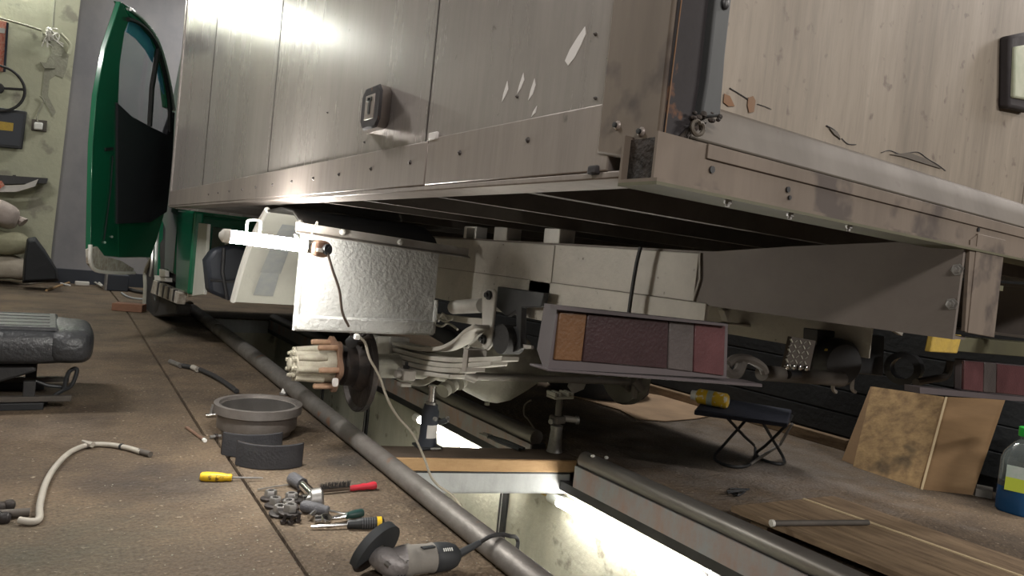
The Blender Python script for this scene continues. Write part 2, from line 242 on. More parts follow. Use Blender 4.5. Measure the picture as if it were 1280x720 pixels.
# ---------------------------------------------------------------- mesh builder
class MB:
    def __init__(s, m=None): s.v = []; s.f = []; s.sm = []; s.M = m
    def add(s, vs_, fs, smooth=False):
        o = len(s.v)
        s.v += [(s.M @ Vector(p)) if s.M else Vector(p) for p in vs_]
        s.f += [tuple(i + o for i in f) for f in fs]; s.sm += [smooth] * len(fs)
        return s
    def box(s, x0, x1, y0, y1, z0, z1):
        return s.add([(x, y, z) for z in (z0, z1) for y in (y0, y1) for x in (x0, x1)],
                     [(0, 2, 3, 1), (4, 5, 7, 6), (0, 1, 5, 4), (2, 6, 7, 3), (0, 4, 6, 2), (1, 3, 7, 5)])
    def prism(s, pts, ext):
        n = len(pts); e = Vector(ext); a = [Vector(p) for p in pts]
        return s.add(a + [p + e for p in a], [tuple(range(n))[::-1], tuple(range(n, 2 * n))] + [(i, (i + 1) % n, (i + 1) % n + n, i + n) for i in range(n)])
    def rings(s, rs, closed=False, caps=True, smooth=True):
        n = len(rs[0]); vs_ = [p for r in rs for p in r]; fs = []
        for k in range(len(rs) - 1):
            for i in range(n): j = (i + 1) % n; fs.append((k * n + i, k * n + j, (k + 1) * n + j, (k + 1) * n + i))
        s.add(vs_, fs, smooth)
        if caps:
            o = len(s.v) - len(vs_)
            s.f += [tuple(o + i for i in range(n))[::-1], tuple(o + (len(rs) - 1) * n + i for i in range(n))]; s.sm += [False, False]
        return s
    def tube(s, pts, r, n=8, caps=True):
        P = [Vector(p) for p in pts]; rr = r if isinstance(r, (list, tuple)) else [r] * len(P)
        rs = []; u = None
        for i, p in enumerate(P):
            t = (P[min(i + 1, len(P) - 1)] - P[max(i - 1, 0)]).normalized()
            if u is None: u = t.orthogonal().normalized()
            u = (u - t * u.dot(t)); u = u.normalized() if u.length > 1e-6 else t.orthogonal().normalized()
            v = t.cross(u)
            rs.append([p + (u * math.cos(a) + v * math.sin(a)) * rr[i] for a in [2 * PI * k / n for k in range(n)]])
        return s.rings(rs, caps=caps)
    def cyl(s, a, b, r, r2=None, n=16): return s.tube([a, b], [r, r if r2 is None else r2], n)
    def lathe(s, prof, o=(0, 0, 0), axis=(0, 0, 1), n=32, closed=False):
        o = Vector(o); ax = Vector(axis).normalized(); u = ax.orthogonal().normalized(); v = ax.cross(u)
        rs = [[o + ax * h + (u * math.cos(a) + v * math.sin(a)) * max(r, 1e-4) for a in [2 * PI * k / n for k in range(n)]] for r, h in prof]
        if closed: return s.rings(rs + [rs[0]], caps=False)
        return s.rings(rs, caps=True)
    def ball(s, c, rx, ry=None, rz=None, nu=16, nv=10, p=1.0):
        ry = ry or rx; rz = rz or rx; c = Vector(c)
        sg = lambda x: math.copysign(abs(x) ** p, x)
        rs = []
        for j in range(nv + 1):
            t = -PI / 2 + PI * min(max(j / nv, 0.004), 0.996)
            rs.append([c + Vector((rx * sg(math.cos(t)) * sg(math.cos(a)), ry * sg(math.cos(t)) * sg(math.sin(a)), rz * sg(math.sin(t)))) for a in [2 * PI * k / nu for k in range(nu)]])
        return s.rings(rs)
    def build(s, name, m, parent=None, bevel=0.0, seg=2):
        me = bpy.data.meshes.new(name); off = ROOT.get(parent.name, Vector()) if parent else Vector()
        me.from_pydata([p - off for p in s.v], [], s.f)
        me.polygons.foreach_set('use_smooth', s.sm)
        me.materials.append(M[m]); me.update()
        try: me.set_sharp_from_angle(angle=math.radians(42))
        except Exception: pass
        o = bpy.data.objects.new(name, me); C.objects.link(o)
        if parent: o.parent = parent; ROOT[o.name] = off
        if bevel:
            b = o.modifiers.new('bevel', 'BEVEL'); b.width = bevel; b.segments = seg; b.limit_method = 'ANGLE'; b.angle_limit = math.radians(40)
        return o
ROOT = {}
def bx(name, m, parent, x0, x1, y0, y1, z0, z1, bevel=0.0): return MB().box(x0, x1, y0, y1, z0, z1).build(name, m, parent, bevel)
def thing(name, label, cat, loc=(0, 0, 0), group=None):
    o = bpy.data.objects.new(name, None); C.objects.link(o); o.location = loc; o.empty_display_size = 0.1
    o['label'] = label; o['category'] = cat
    if group: o['group'] = group
    ROOT[o.name] = Vector(loc); return o
def tag(o, label, cat, group=None):
    o['label'] = label; o['category'] = cat
    if group: o['group'] = group
    return o
def structure(o, label=None):
    o['kind'] = 'structure'
    if label: o['label'] = label
    return o
def dup(root, loc, rot=(0, 0, 0), label=None, scale=1):
    r = root.copy(); C.objects.link(r); r.location = loc; r.rotation_euler = rot; r.scale = (scale,) * 3
    if label: r['label'] = label
    for ch in list(root.children):
        c = ch.copy(); C.objects.link(c); c.parent = r
        for g in list(ch.children):
            d = g.copy(); C.objects.link(d); d.parent = c
    return r
def rep(o, off, parent, rot=None):
    "another copy of a part under the same parent, shifted"
    c = o.copy(); C.objects.link(c); c.parent = parent; c.location = o.location + Vector(off)
    if rot: c.rotation_euler = rot
    return c
def smooth_path(pts, k=6):
    P = [Vector(p) for p in pts]; P = [P[0]] + P + [P[-1]]; out = []
    for i in range(1, len(P) - 2):
        for j in range(k):
            t = j / k; a, b, c, d = P[i - 1], P[i], P[i + 1], P[i + 2]
            out.append(0.5 * ((2 * b) + (c - a) * t + (2 * a - 5 * b + 4 * c - d) * t * t + (3 * b - a - 3 * c + d) * t ** 3))
    return out + [P[-2]]
#@@STRUCTURE

# ================================================================ STRUCTURE
PX0, PX1, PY0, PY1 = 1.03, 1.83, -1.2, 6.6
def edge(y): return 0.998 + 0.025 * y      # the near edge of the pit runs slightly askew
#          # the inspection pit
floor = bpy.data.objects.new('floor', None); C.objects.link(floor); floor['kind'] = 'structure'; ROOT['floor'] = Vector()
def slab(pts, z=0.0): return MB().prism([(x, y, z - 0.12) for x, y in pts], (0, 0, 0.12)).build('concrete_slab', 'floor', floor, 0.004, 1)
slab([(-4.2, -3), (0.487, -3), (0.537, 1.54), (0.556, 2.70), (0.526, 2.74), (0.598, 6.6), (0.598, 10.2), (-4.2, 10.2)])
slab([(0.497, -3), (edge(-3), -3), (edge(PY1), PY1), (0.610, PY1), (0.538, 2.75), (0.568, 2.71), (0.547, 1.54)], -0.002)
slab([(0.610, PY1 + 0.01), (3.6, PY1 + 0.01), (3.6, 10.2), (0.610, 10.2)])
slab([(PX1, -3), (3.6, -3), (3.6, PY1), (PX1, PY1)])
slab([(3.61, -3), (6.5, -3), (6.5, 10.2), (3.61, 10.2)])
# pit
pw = structure(bx('wall_pit_right', 'pit_wall', None, PX1 - 0.0, PX1 + 0.12, PY0, PY1, -1.5, -0.125))
pw2 = structure(MB().prism([(edge(PY0), PY0, -1.5), (edge(PY1), PY1, -1.5), (edge(PY1) - .12, PY1, -1.5), (edge(PY0) - .12, PY0, -1.5)], (0, 0, 1.375)).build('wall_pit_left', 'pit_wall'))
structure(bx('wall_pit_end', 'pit_wall', None, PX0 - 0.12, PX1 + 0.12, PY1, PY1 + 0.1, -1.5, -0.125))
structure(bx('trim_pit_end', 'channel', None, 1.17, 1.745, PY1 - 0.012, PY1 + 0.004, -0.125, -0.012))
structure(bx('wall_pit_near', 'pit_wall', None, PX0 - 0.12, PX1 + 0.12, PY0 - 0.1, PY0, -1.5, -0.125))
structure(bx('floor_pit', 'pit_floor', None, PX0 - 0.12, PX1 + 0.12, PY0 - 0.1, PY1 + 0.1, -1.6, -1.5))
for y in (1.42, 2.62, 3.45, 4.3, 5.2):
    p = MB().box(PX1 - 0.012, PX1 + 0.002, y - 0.03, y + 0.03, -1.5, -0.13).build('wall_post', 'black', pw, 0.003)
    MB().box(PX1 - 0.014, PX1 - 0.010, y + 0.004, y + 0.010, -1.5, -0.135).build('post_seam', 'silver', p)
# steel rail on the right edge of the pit: tube over a primered plate, cut where the timber beam lies
rail = structure(MB().box(1.75, 1.758, PY0, 2.06, -0.085, -0.002).build('trim_rail', 'rail_plate', None))
MB().box(1.75, 1.758, 2.36, PY1, -0.085, -0.002).build('rail_plate', 'rail_plate', rail)
MB().box(1.75, 1.86, PY0, PY1, -0.12, -0.085).build('rail_flange', 'black', rail)  # black here carries the shadow stripe under the rail plate
MB().box(1.758, 1.84, PY0, 2.06, -0.085, -0.004).build('rail_web', 'black', rail)
MB().box(1.758, 1.84, 2.36, PY1, -0.085, -0.004).build('rail_web', 'black', rail)
MB().tube([(1.785, PY0, 0.022), (1.785, 2.05, 0.022)], 0.033, 20).build('rail_tube', 'rail_tube', rail)
MB().tube([(1.785, 2.37, 0.022), (1.785, PY1, 0.022)], 0.033, 20).build('rail_tube', 'rail_tube', rail)
# walls and ceiling
structure(bx('wall_gate', 'gate', None, -0.3, 2.6, 9.5, 9.7, 0, 4.2))
wb = structure(MB().prism([(-4.2, 9.42, -0.02), (0.045, 9.42, -0.02), (0.045, 9.42, 0.4), (0.155, 9.42, 4.2), (-4.2, 9.42, 4.2)], (0, 0.3, 0)).build('wall_back', 'plaster', None))
structure(bx('wall_back_right', 'dark_wall', None, 2.6, 6.5, 9.5, 9.7, 0, 4.2))
structure(bx('wall_left', 'plaster', None, -4.4, -4.2, -3, 9.7, 0, 4.2))
wr = structure(bx('wall_right', 'dark_wall', None, 3.40, 3.5, 1.0, 9.6, 0, 4.2))
for k in range(9): MB().box(3.378, 3.402, 1.0, 9.5, 0.06 + k * 0.115, 0.170 + k * 0.115).build('wall_board', 'dark_wall', wr, 0.004, 1)
structure(bx('wall_bay', 'dark_wall', None, 6.3, 6.5, -3, 9.6, 0, 4.2))
structure(bx('wall_behind', 'gate', None, -4.2, 6.5, -3.2, -3, 0, 4.2))
structure(bx('ceiling', 'ceiling', None, -4.4, 6.5, -3.2, 9.7, 4.2, 4.3))
structure(bx('baseboard_right', 'plank', None, 3.33, 3.375, 1.9, 5.5, 0.0, 0.055, 0.004))
structure(bx('baseboard_back', 'blueblack', None, 0.1, 2.6, 9.42, 9.5, 0.0, 0.16))

# ================================================================ THE TRUCK
T = thing('box_truck', 'grey sheet-metal box truck with green cab, wheel removed, jacked over the pit', 'truck', (1.68, 2.55, 0))
LX, RY, BZ, TZ = 0.60, 0.612, 0.868, 2.95
# side sheets
for i, (a, b) in enumerate(((0.720, 1.255), (1.259, 2.447), (2.451, 3.655), (3.659, 4.70))):
    sh = MB().box(LX, LX + 0.03, a, b, 0.955, TZ).build('side_panel', 'sheet', T, 0.002, 1)
    if i == 0: first_sheet = sh
for y, w_ in ((1.257, .004), (2.449, .010), (3.657, .018)): bx('panel_joint', 'rivet', T, LX - 0.0008, LX + 0.01, y - w_ / 2, y + w_ / 2, 0.955, TZ)
bx('skirt_panel', 'skirt', T, LX - 0.006, LX + 0.02, 1.234, 4.70, 0.882, 0.968, 0.002)
bx('skirt_panel', 'skirt', T, LX - 0.006, LX + 0.02, 0.70, 1.231, 0.882, 0.972, 0.002)
bx('skirt_lip', 'skirt', T, LX - 0.004, LX + 0.075, RY + 0.03, 4.70, 0.872, 0.882, 0.002)
# rear corner profile of the side
MB().prism([(LX - 0.009, RY - 0.003, 0.885), (LX - 0.009, 0.722, 0.905), (LX - 0.009, 0.722, TZ), (LX - 0.009, RY - 0.003, TZ)], (0.008, 0, 0)).build('corner_panel', 'rear_sill', T, 0.004)
bx('corner_fill', 'rear_sill', T, LX - 0.008, LX + 0.05, RY + 0.004, RY + 0.03, 0.886, TZ)
bx('corner_tab', 'post', T, LX - 0.011, LX + 0.01, 0.715, 0.735, 0.878, 0.890, 0.003)
def rivet(x, y, z, ax=(-1, 0, 0), r=0.0030, m='rivet'):
    return MB().lathe([(r * 1.6, 0), (r * 1.5, 0.0012), (r, 0.003), (r * 0.5, 0.0045), (0, 0.005)], (x, y, z), ax, 10).build('rivet', m, T)
for u, v in ((261, 243), (273, 241), (287, 239), (303, 237), (320, 234), (341, 231), (365, 227), (392, 223), (424, 218), (464, 211), (513, 203), (575, 191), (660, 175)):
    p = at(u, v, x=LX - 0.006); rivet(LX - 0.006, p.y, p.z)
for u, v in ((772, 157), (802, 165)):
    p = at(u, v, x=LX - 0.009); rivet(LX - 0.009, p.y, p.z, r=0.0040, m='skirt')
    MB().lathe([(0.0012, 0.0), (0.0035, 0.002), (0.0035, 0.0065), (0.0, 0.0068)], (LX - 0.009, p.y, p.z), (-1, 0, 0), 8).build('rivet_hole', 'black', T)
for u, v in ((762, 74), (745, 43), (745, 123), (647, 121), (410, 141), (456, 178)):
    p = at(u, v, x=LX); rivet(LX, p.y, p.z, r=0.0016)
# scrapes through the paint of the side sheets
for pts in (((731, 33), (722, 46), (712, 62), (706, 76), (710, 82), (718, 72), (726, 56), (732, 42)), ((634, 101), (629, 117), (627, 128), (631, 121), (635, 112)),
            ((654, 91), (649, 106), (646, 118), (651, 110), (655, 100)), ((668, 98), (663, 113), (660, 126), (666, 117), (669, 106)),
            ((671, 132), (666, 140), (664, 146), (669, 141)), ((789, 25), (783, 30), (790, 38), (796, 32)), ((788, 85), (770, 105), (768, 113), (776, 106))):
    a = [at(u, v, x=LX - 0.0008) for u, v in pts]
    MB().prism(a, (0.0018, 0, 0)).build('paint_scrape', 'bare', first_sheet if min(u for u, v in pts) > 540 else T)
p = at(541, 171, x=LX - 0.006)
MB().box(LX - 0.010, LX - 0.004, p.y - 0.022, p.y + 0.012, p.z - 0.006, p.z + 0.008).build('bent_tab', 'bare', T, 0.002)
bx('front_edge_strip', 'sheet', T, LX - 0.006, LX + 0.02, 4.695, 4.735, BZ + 0.01, TZ, 0.003)
# side marker lamp, an elongated eight-sided box
def oct_(x, yc, zc, hy, hz, ch): return [Vector((x, yc + s * y, zc + z)) for s, y, z in
    ((1, hy, -hz + ch), (1, hy, hz - ch), (1, hy - ch, hz), (-1, hy - ch, hz), (-1, hy, hz - ch), (-1, hy, -hz + ch), (-1, hy - ch, -hz), (1, hy - ch, -hz))]
ml = MB().rings([oct_(LX, 1.512, 1.062, 0.066, 0.046, 0.018), oct_(LX - 0.052, 1.425, 1.046, 0.051, 0.044, 0.016)], smooth=False).build('marker_lamp', 'skirt', T)
MB().rings([oct_(LX - 0.051, 1.4245, 1.046, 0.052, 0.045, 0.016), oct_(LX - 0.056, 1.424, 1.046, 0.048, 0.041, 0.015)], smooth=False).build('marker_rim', 'post', ml)
MB().box(LX - 0.058, LX - 0.054, 1.399, 1.449, 1.020, 1.072).build('marker_lens', 'skirt', ml, 0.003)
MB().box(LX - 0.060, LX - 0.056, 1.416, 1.428, 1.030, 1.066).build('marker_slot', 'black', ml, 0.001)
MB().box(LX - 0.060, LX - 0.056, 1.410, 1.436, 1.058, 1.066).build('marker_slot', 'black', ml, 0.001)
# box: roof, front, floor, far side, bearers
bx('far_side_panel', 'sheet', T, 2.74, 2.77, RY + 0.05, 4.70, BZ, TZ)
bx('front_panel', 'sheet', T, LX + 0.03, 2.74, 4.68, 4.735, BZ, TZ)
bx('roof_panel', 'sheet', T, LX, 2.77, RY, 4.735, TZ, TZ + 0.03)
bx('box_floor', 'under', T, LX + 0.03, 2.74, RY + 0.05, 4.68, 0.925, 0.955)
for y in (0.98, 1.32, 1.74, 2.06, 2.6, 3.2, 3.8, 4.3):
    b = MB().box(LX + 0.075, 2.73, y, y + 0.006, 0.878, 0.925)
    b.box(LX + 0.075, 2.73, y, y + 0.022, 0.873, 0.878).build('floor_bearer', 'bearer', T)
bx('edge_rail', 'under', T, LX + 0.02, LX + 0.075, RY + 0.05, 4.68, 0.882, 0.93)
# rear face
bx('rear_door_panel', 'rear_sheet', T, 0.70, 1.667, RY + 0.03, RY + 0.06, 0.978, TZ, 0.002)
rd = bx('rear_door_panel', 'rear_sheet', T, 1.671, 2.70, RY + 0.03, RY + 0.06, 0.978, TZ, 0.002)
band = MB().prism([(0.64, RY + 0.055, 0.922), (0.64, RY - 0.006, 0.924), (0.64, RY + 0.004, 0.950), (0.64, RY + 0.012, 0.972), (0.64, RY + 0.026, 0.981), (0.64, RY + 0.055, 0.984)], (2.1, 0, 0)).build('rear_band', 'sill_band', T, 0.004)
# cracks and lifted edges in the sealant along the seam of the door sheet
for l, r in ((((912, 112), (924, 117), (935, 122)), .0007), (((947, 128), (956, 133), (964, 138)), .0005), (((1033, 159), (1042, 160), (1048, 166), (1050, 173)), .0011), (((1052, 175), (1060, 178), (1070, 181)), .0007),
             (((1102, 189), (1112, 189), (1124, 193), (1136, 190), (1148, 191), (1160, 198), (1172, 206), (1182, 214)), .0007)):
    a = [at(u, v, y=RY + 0.0288) for u, v in l]
    for q in a: q.z += 0.0025 * math.sin(q.x * 900)
    MB().tube(smooth_path(a, 4), r, 5).build('sealant_crack', 'post', T)
for l in (((1036, 160), (1046, 165), (1049, 173), (1042, 168)), ((1112, 193), (1136, 191), (1158, 199), (1176, 211), (1150, 203), (1128, 196))):
    MB().prism([at(u, v, y=RY + 0.029) for u, v in l], (0, -0.0015, 0)).build('sealant_flap', 'sill_band', T)
for l in (((935, 122), (941, 120), (944, 126), (942, 140), (936, 141), (934, 132)), ((905, 117), (912, 120), (918, 133), (910, 133), (904, 128))):
    MB().prism([at(u, v, y=RY + 0.029) for u, v in l], (0, -0.0008, 0)).build('rust_patch', 'rust', T)
# lower sill: an open hollow section
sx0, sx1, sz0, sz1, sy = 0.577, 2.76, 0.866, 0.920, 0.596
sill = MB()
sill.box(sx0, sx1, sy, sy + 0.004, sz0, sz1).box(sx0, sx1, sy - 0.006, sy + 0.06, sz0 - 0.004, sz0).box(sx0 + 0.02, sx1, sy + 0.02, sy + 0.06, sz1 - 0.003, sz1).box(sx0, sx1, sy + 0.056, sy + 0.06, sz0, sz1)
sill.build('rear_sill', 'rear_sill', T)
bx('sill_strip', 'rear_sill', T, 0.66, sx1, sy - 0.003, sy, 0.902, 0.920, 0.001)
bx('sill_hollow_shade', 'torn', T, sx0 + 0.010, sx0 + 0.014, sy + 0.004, sy + 0.056, sz0, sz1 - 0.004)  # black sheet standing for the shade inside the hollow sill
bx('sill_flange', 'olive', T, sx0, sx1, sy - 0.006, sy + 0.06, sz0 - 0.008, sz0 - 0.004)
for u, v in ((917, 246), (995, 263), (1068, 280)):
    p = at(u, v, y=sy - 0.004); MB().lathe([(0.005, 0), (0.005, 0.004), (0.0028, 0.005), (0.0028, 0.008), (0, 0.008)], (p.x, sy + 0.004, sz0 - 0.008), (0, 0, -1), 8).build('sill_bolt', 'steel', T)
for u, v, r in ((889, 212, .0045), (984, 237, .004), (986, 247, .003), (1222, 287, .004), (1240, 281, .0025)):
    p = at(u, v, y=sy); MB().lathe([(r, 0), (r, 0.002), (0, 0.002)], (p.x, sy - 0.0005, p.z), (0, -1, 0), 10).build('sill_hole', 'black', T)
# rear corner post: bent dark angle with a torn lower end
def Q(u, v, d=0.0): return at(u, v, y=RY - 0.004 + d)
def QT(u, d=0.0): q = Q(u, 0, d); return Vector((q.x, q.y, TZ))
post = MB().prism([QT(848), QT(890), Q(889, 50), Q(884, 100), Q(876, 146), Q(866, 156), Q(829, 189), Q(831, 160)], (0, 0.03, 0)).build('corner_post', 'post', T, 0.003)
MB().prism([QT(889, -0.012), QT(913, -0.012), Q(907, 70, -0.012), Q(901, 146, -0.012), Q(876, 147, -0.012), Q(884, 100, -0.012)], (0, 0.045, 0)).build('post_flange', 'post_edge', post, 0.003)
MB().tube([Q(852, 0, -0.002), Q(843, 70, -0.002), Q(832, 160, -0.002), Q(829, 188, -0.002)], 0.0009, 6).build('post_seam', 'rust', post)
MB().prism([Q(866, 156, -0.004), Q(888, 152, -0.004), Q(862, 172, -0.004), Q(862, 190, -0.004), Q(846, 194, -0.004), Q(833, 188, -0.004)], (0, 0.02, 0)).build('torn_flap', 'torn', post, 0.003)
R.seed(3)
ch = MB()
for k in range(16):
    p = Q(866 + 34 * R.random(), 141 + 10 * R.random(), -0.016 + 0.008 * R.random()); ch.ball(p, 0.003 + 0.004 * R.random(), 0.003, 0.002 + 0.002 * R.random(), 6, 4)
ch.build('torn_edge', 'torn', post)['kind'] = 'stuff'
cc = Q(869, 161, -0.014)
MB().tube(smooth_path([cc + Vector((0.010 * math.cos(t) * (1 - t / 22), -0.001 * t, 0.010 * math.sin(t) * (1 - t / 22))) for t in [k * 0.6 for k in range(15)]], 2), 0.0026, 6).build('hinge_coil', 'sill_band', post)
p = Q(907, 4, -0.014); MB().ball(p, 0.006, 0.003, 0.008, 10, 6).build('post_hole', 'black', post)
# pale lamp in a rusted frame near the rear door edge
a = [at(u, v, y=RY + 0.01) for u, v in ((1264, 44), (1292, 38), (1292, 140), (1262, 134))]
rl = MB().prism(a, (0, 0.022, 0)).build('rear_side_lamp', 'post', T, 0.006)
a = [at(u, v, y=RY + 0.004) for u, v in ((1270, 58), (1292, 54), (1292, 126), (1268, 122))]
MB().prism(a, (0, 0.012, 0)).build('lamp_lens', 'plate_green', rl, 0.004)

# ------------------------------------------------ chassis
FX = 1.35
def rail_(x, s):
    bx('frame_rail', 'frame', T, x, x + 0.006 * s, 1.205, 5.6, 0.703, 0.824, 0.002) if s > 0 else bx('frame_rail', 'frame_shaded', T, x - 0.006, x, 0.60, 5.6, 0.703, 0.824)
    bx('rail_flange', 'frame_shaded', T, min(x + .003 * s, x + 0.07 * s), max(x + .003 * s, x + 0.07 * s), 0.61, 5.6, 0.697, 0.703)
    bx('rail_flange', 'frame_shaded', T, min(x + .003 * s, x + 0.07 * s), max(x + .003 * s, x + 0.07 * s), 0.61, 5.6, 0.824, 0.830)
rail_(FX, 1); rail_(2.10, -1)
rr = MB().prism([(FX, 0.60, 0.697), (FX, 0.60, 0.86), (FX, 0.66, 0.872), (FX, 0.95, 0.85), (FX, 1.20, 0.826), (FX, 1.20, 0.697)], (0.008, 0, 0)).build('rail_end', 'frame_shaded', T)
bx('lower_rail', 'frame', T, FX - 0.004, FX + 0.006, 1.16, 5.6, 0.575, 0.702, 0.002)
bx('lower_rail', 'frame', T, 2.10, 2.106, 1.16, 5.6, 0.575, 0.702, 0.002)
bx('weld_seam', 'frame', T, FX - 0.006, FX, 1.75, 5.6, 0.640, 0.643)
MB().tube([(FX - 0.003, 1.204, 0.704), (FX - 0.003, 1.19, 0.76), (FX - 0.003, 1.20, 0.824)], 0.003, 6).build('weld_seam', 'frame', T)
MB().box(FX - 0.004, FX, 1.80, 1.92, 0.66, 0.822).build('doubler_plate', 'frame', T, 0.004)
# block spacers between the rail and the box
for y in (2.09, 1.78): bx('spacer_block', 'shackle', T, FX - 0.004, FX + 0.06, y, y + 0.085, 0.828, 0.876, 0.003)
fr = MB(); y0 = 2.31
fr.box(FX, FX + 0.05, y0, y0 + 0.012, 0.83, 0.874).box(FX, FX + 0.05, y0 + 0.075, y0 + 0.095, 0.83, 0.874).box(FX, FX + 0.05, y0, y0 + 0.09, 0.87, 0.876).build('spacer_frame', 'shackle', T, 0.002)
for u, v in ((1197, 337), (1190, 380)):
    p = at(u, v, x=FX); MB().lathe([(0.011, 0), (0.011, 0.002), (0.007, 0.002), (0.007, 0.008), (0.003, 0.009), (0.003, 0.013), (0, 0.013)], (FX, p.y, p.z), (-1, 0, 0), 6).build('rail_bolt', 'steel', T)
# end plate hanging from the sill behind the rail
MB().prism([at(u, v, y=0.592) for u, v in ((1223, 292), (1257, 300), (1243, 422), (1210, 416))], (0, 0.008, 0)).build('end_plate', 'rear_sill', T, 0.001)
MB().prism([at(u, v, y=0.594) for u, v in ((1213, 300), (1224, 292), (1211, 416), (1206, 414))], (0, 0.006, 0)).build('plate_edge', 'rear_sill', T)
bx('plate_tab', 'olive', T, 1.495, 1.525, 0.60, 0.606, 0.795, 0.805)
# dark strap hanging on the rail
a = [at(u, v, x=FX - 0.006) for u, v in ((811, 310), (806, 330), (800, 365), (796, 394))]
MB().tube(smooth_path([q + Vector((-0.03, 0, 0)) for q in a], 4), 0.006, 6).build('hanging_strap', 'rubber', T)
# cross members
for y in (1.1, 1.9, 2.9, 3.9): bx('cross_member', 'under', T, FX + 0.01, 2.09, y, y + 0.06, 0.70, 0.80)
# ------------------------------------------------ mudguard of the removed wheel
GX0, GX1 = 0.68, 1.175
prof = [(2.250, 0.464), (2.252, 0.60), (2.256, 0.772), (2.30, 0.812), (2.40, 0.852), (2.55, 0.865), (2.74, 0.855), (2.83, 0.81), (2.96, 0.72), (3.08, 0.60), (3.18, 0.464)]
def guard(x0, x1, pr, th):
    inn = []
    for i, (y, z) in enumerate(pr):
        a, b = Vector(pr[max(i - 1, 0)]), Vector(pr[min(i + 1, len(pr) - 1)]); d = (b - a).normalized(); nn = Vector((d.y, -d.x)); inn.append((y + nn.x * th, z + nn.y * th))
    b = MB(); rs = [[(x0, y, z), (x1, y, z), (x1, q, r), (x0, q, r)] for (y, z), (q, r) in zip(pr, inn)]
    return b.rings(rs, smooth=False)
mg = guard(GX0, GX1, prof[:3], 0.008).build('mudguard', 'guard', T, 0.002)
guard(GX0, GX1, prof[2:7], 0.008).build('guard_top', 'guard_dark', mg, 0.002)
guard(GX0 + 0.002, GX1, prof[6:], 0.008).build('mudguard_front', 'guard_in', mg, 0.002)
# raised lip: outer side edge and bottom band of the rear flap
MB().tube(smooth_path([(GX0, y, z) for y, z in prof[:4]], 4), 0.009, 8).build('guard_lip', 'guard', mg)
MB().box(GX0 - 0.006, GX1 + 0.004, 2.236, 2.262, 0.462, 0.514).build('guard_band', 'guard', mg, 0.008)
MB().tube([(GX1 + 0.004, 2.25, 0.47), (GX1 + 0.004, 2.25, 0.59)], 0.008, 8).build('guard_lip', 'guard', mg)
MB().tube(smooth_path([(GX0, y - 0.012, z) for y, z in prof[6:]], 4), 0.012, 8).build('guard_front_lip', 'white_lip', mg)
MB().tube([(GX0, 2.80, 0.828), (GX1, 2.80, 0.828)], 0.010, 8).build('guard_front_lip', 'white_lip', mg)
MB().tube([(GX0, 3.155, 0.50), (GX1, 3.155, 0.50)], 0.006, 6).build('guard_front_lip', 'guard_in', mg)
sc_ = [(3.150, .500), (3.065, .605), (2.945, .722), (2.815, .812)]
b = MB()
for (ya, za), (yb, zb) in zip(sc_, sc_[1:]):
    b.add([(0.755, ya - .011, za - .003), (0.84, ya - .011, za - .003), (0.835, yb - .011, zb - .003), (0.76, yb - .011, zb - .003)], [(0, 1, 2, 3)])
b.build('tyre_scuff', 'tyre_wear', mg)
for x in (0.77, 0.84): MB().ball((x, 3.170, 0.478), 0.024, 0.004, 0.010, 12, 6).build('guard_slot', 'tyre_wear', mg)
# angle strip carrying the guard, bolted
s0, s1 = at(374, 283, y=2.243), at(585, 315, y=2.243)
st = MB()
e0 = s0 + Vector((-0.012, 0, 0)); e1 = s1
st.prism([e0 + Vector((0, 0, -.013)), e1 + Vector((0, 0, -.013)), e1 + Vector((0, 0, .013)), e0 + Vector((0, 0, .013))], (0, -0.004, 0))
st.prism([e0 + Vector((0, -.004, -.013)), e1 + Vector((0, -.004, -.013)), e1 + Vector((0, -.022, -.020)), e0 + Vector((0, -.022, -.020))], (0, 0, -0.003))
strip = st.build('angle_strip', 'strip', T)
for u, v in ((428, 290), (500, 303)):
    p = at(u, v, y=2.238); MB().lathe([(0.011, 0), (0.011, 0.003), (0.008, 0.009), (0, 0.011)], p, (0, -1, 0.1), 10).build('strip_bolt', 'shackle', strip)

# ------------------------------------------------ rear axle
AYY, AZZ = 2.55, 0.302
ax = MB().lathe([(0.040, 0.96), (0.046, 1.0), (0.048, 1.18), (0.056, 1.36), (0.075, 1.45), (0.115, 1.53), (0.150, 1.61), (0.158, 1.66), (0.150, 1.71), (0.115, 1.79), (0.075, 1.87), (0.056, 1.96), (0.048, 2.14), (0.046, 2.36), (0.040, 2.42)],
               (0, AYY, AZZ - 0.006), (1, 0, 0), 36).build('axle', 'cast', T)
MB().lathe([(0.150, 0), (0.152, 0.01), (0.142, 0.05), (0.105, 0.09), (0.05, 0.108), (0.0, 0.112)], (1.67, AYY - 0.03, AZZ + 0.015), (0, -1, 0), 32).build('differential_cover', 'cast', ax)
MB().lathe([(0.012, 0), (0.012, 0.012), (0, 0.012)], (1.62, AYY - 0.02, AZZ - 0.158), (0, 0, -1), 6).build('drain_plug', 'cast', ax)
MB().tube([(1.70, AYY + 0.1, AZZ), (1.72, 5.0, 0.55)], 0.04, 12).build('drive_shaft', 'black', T)
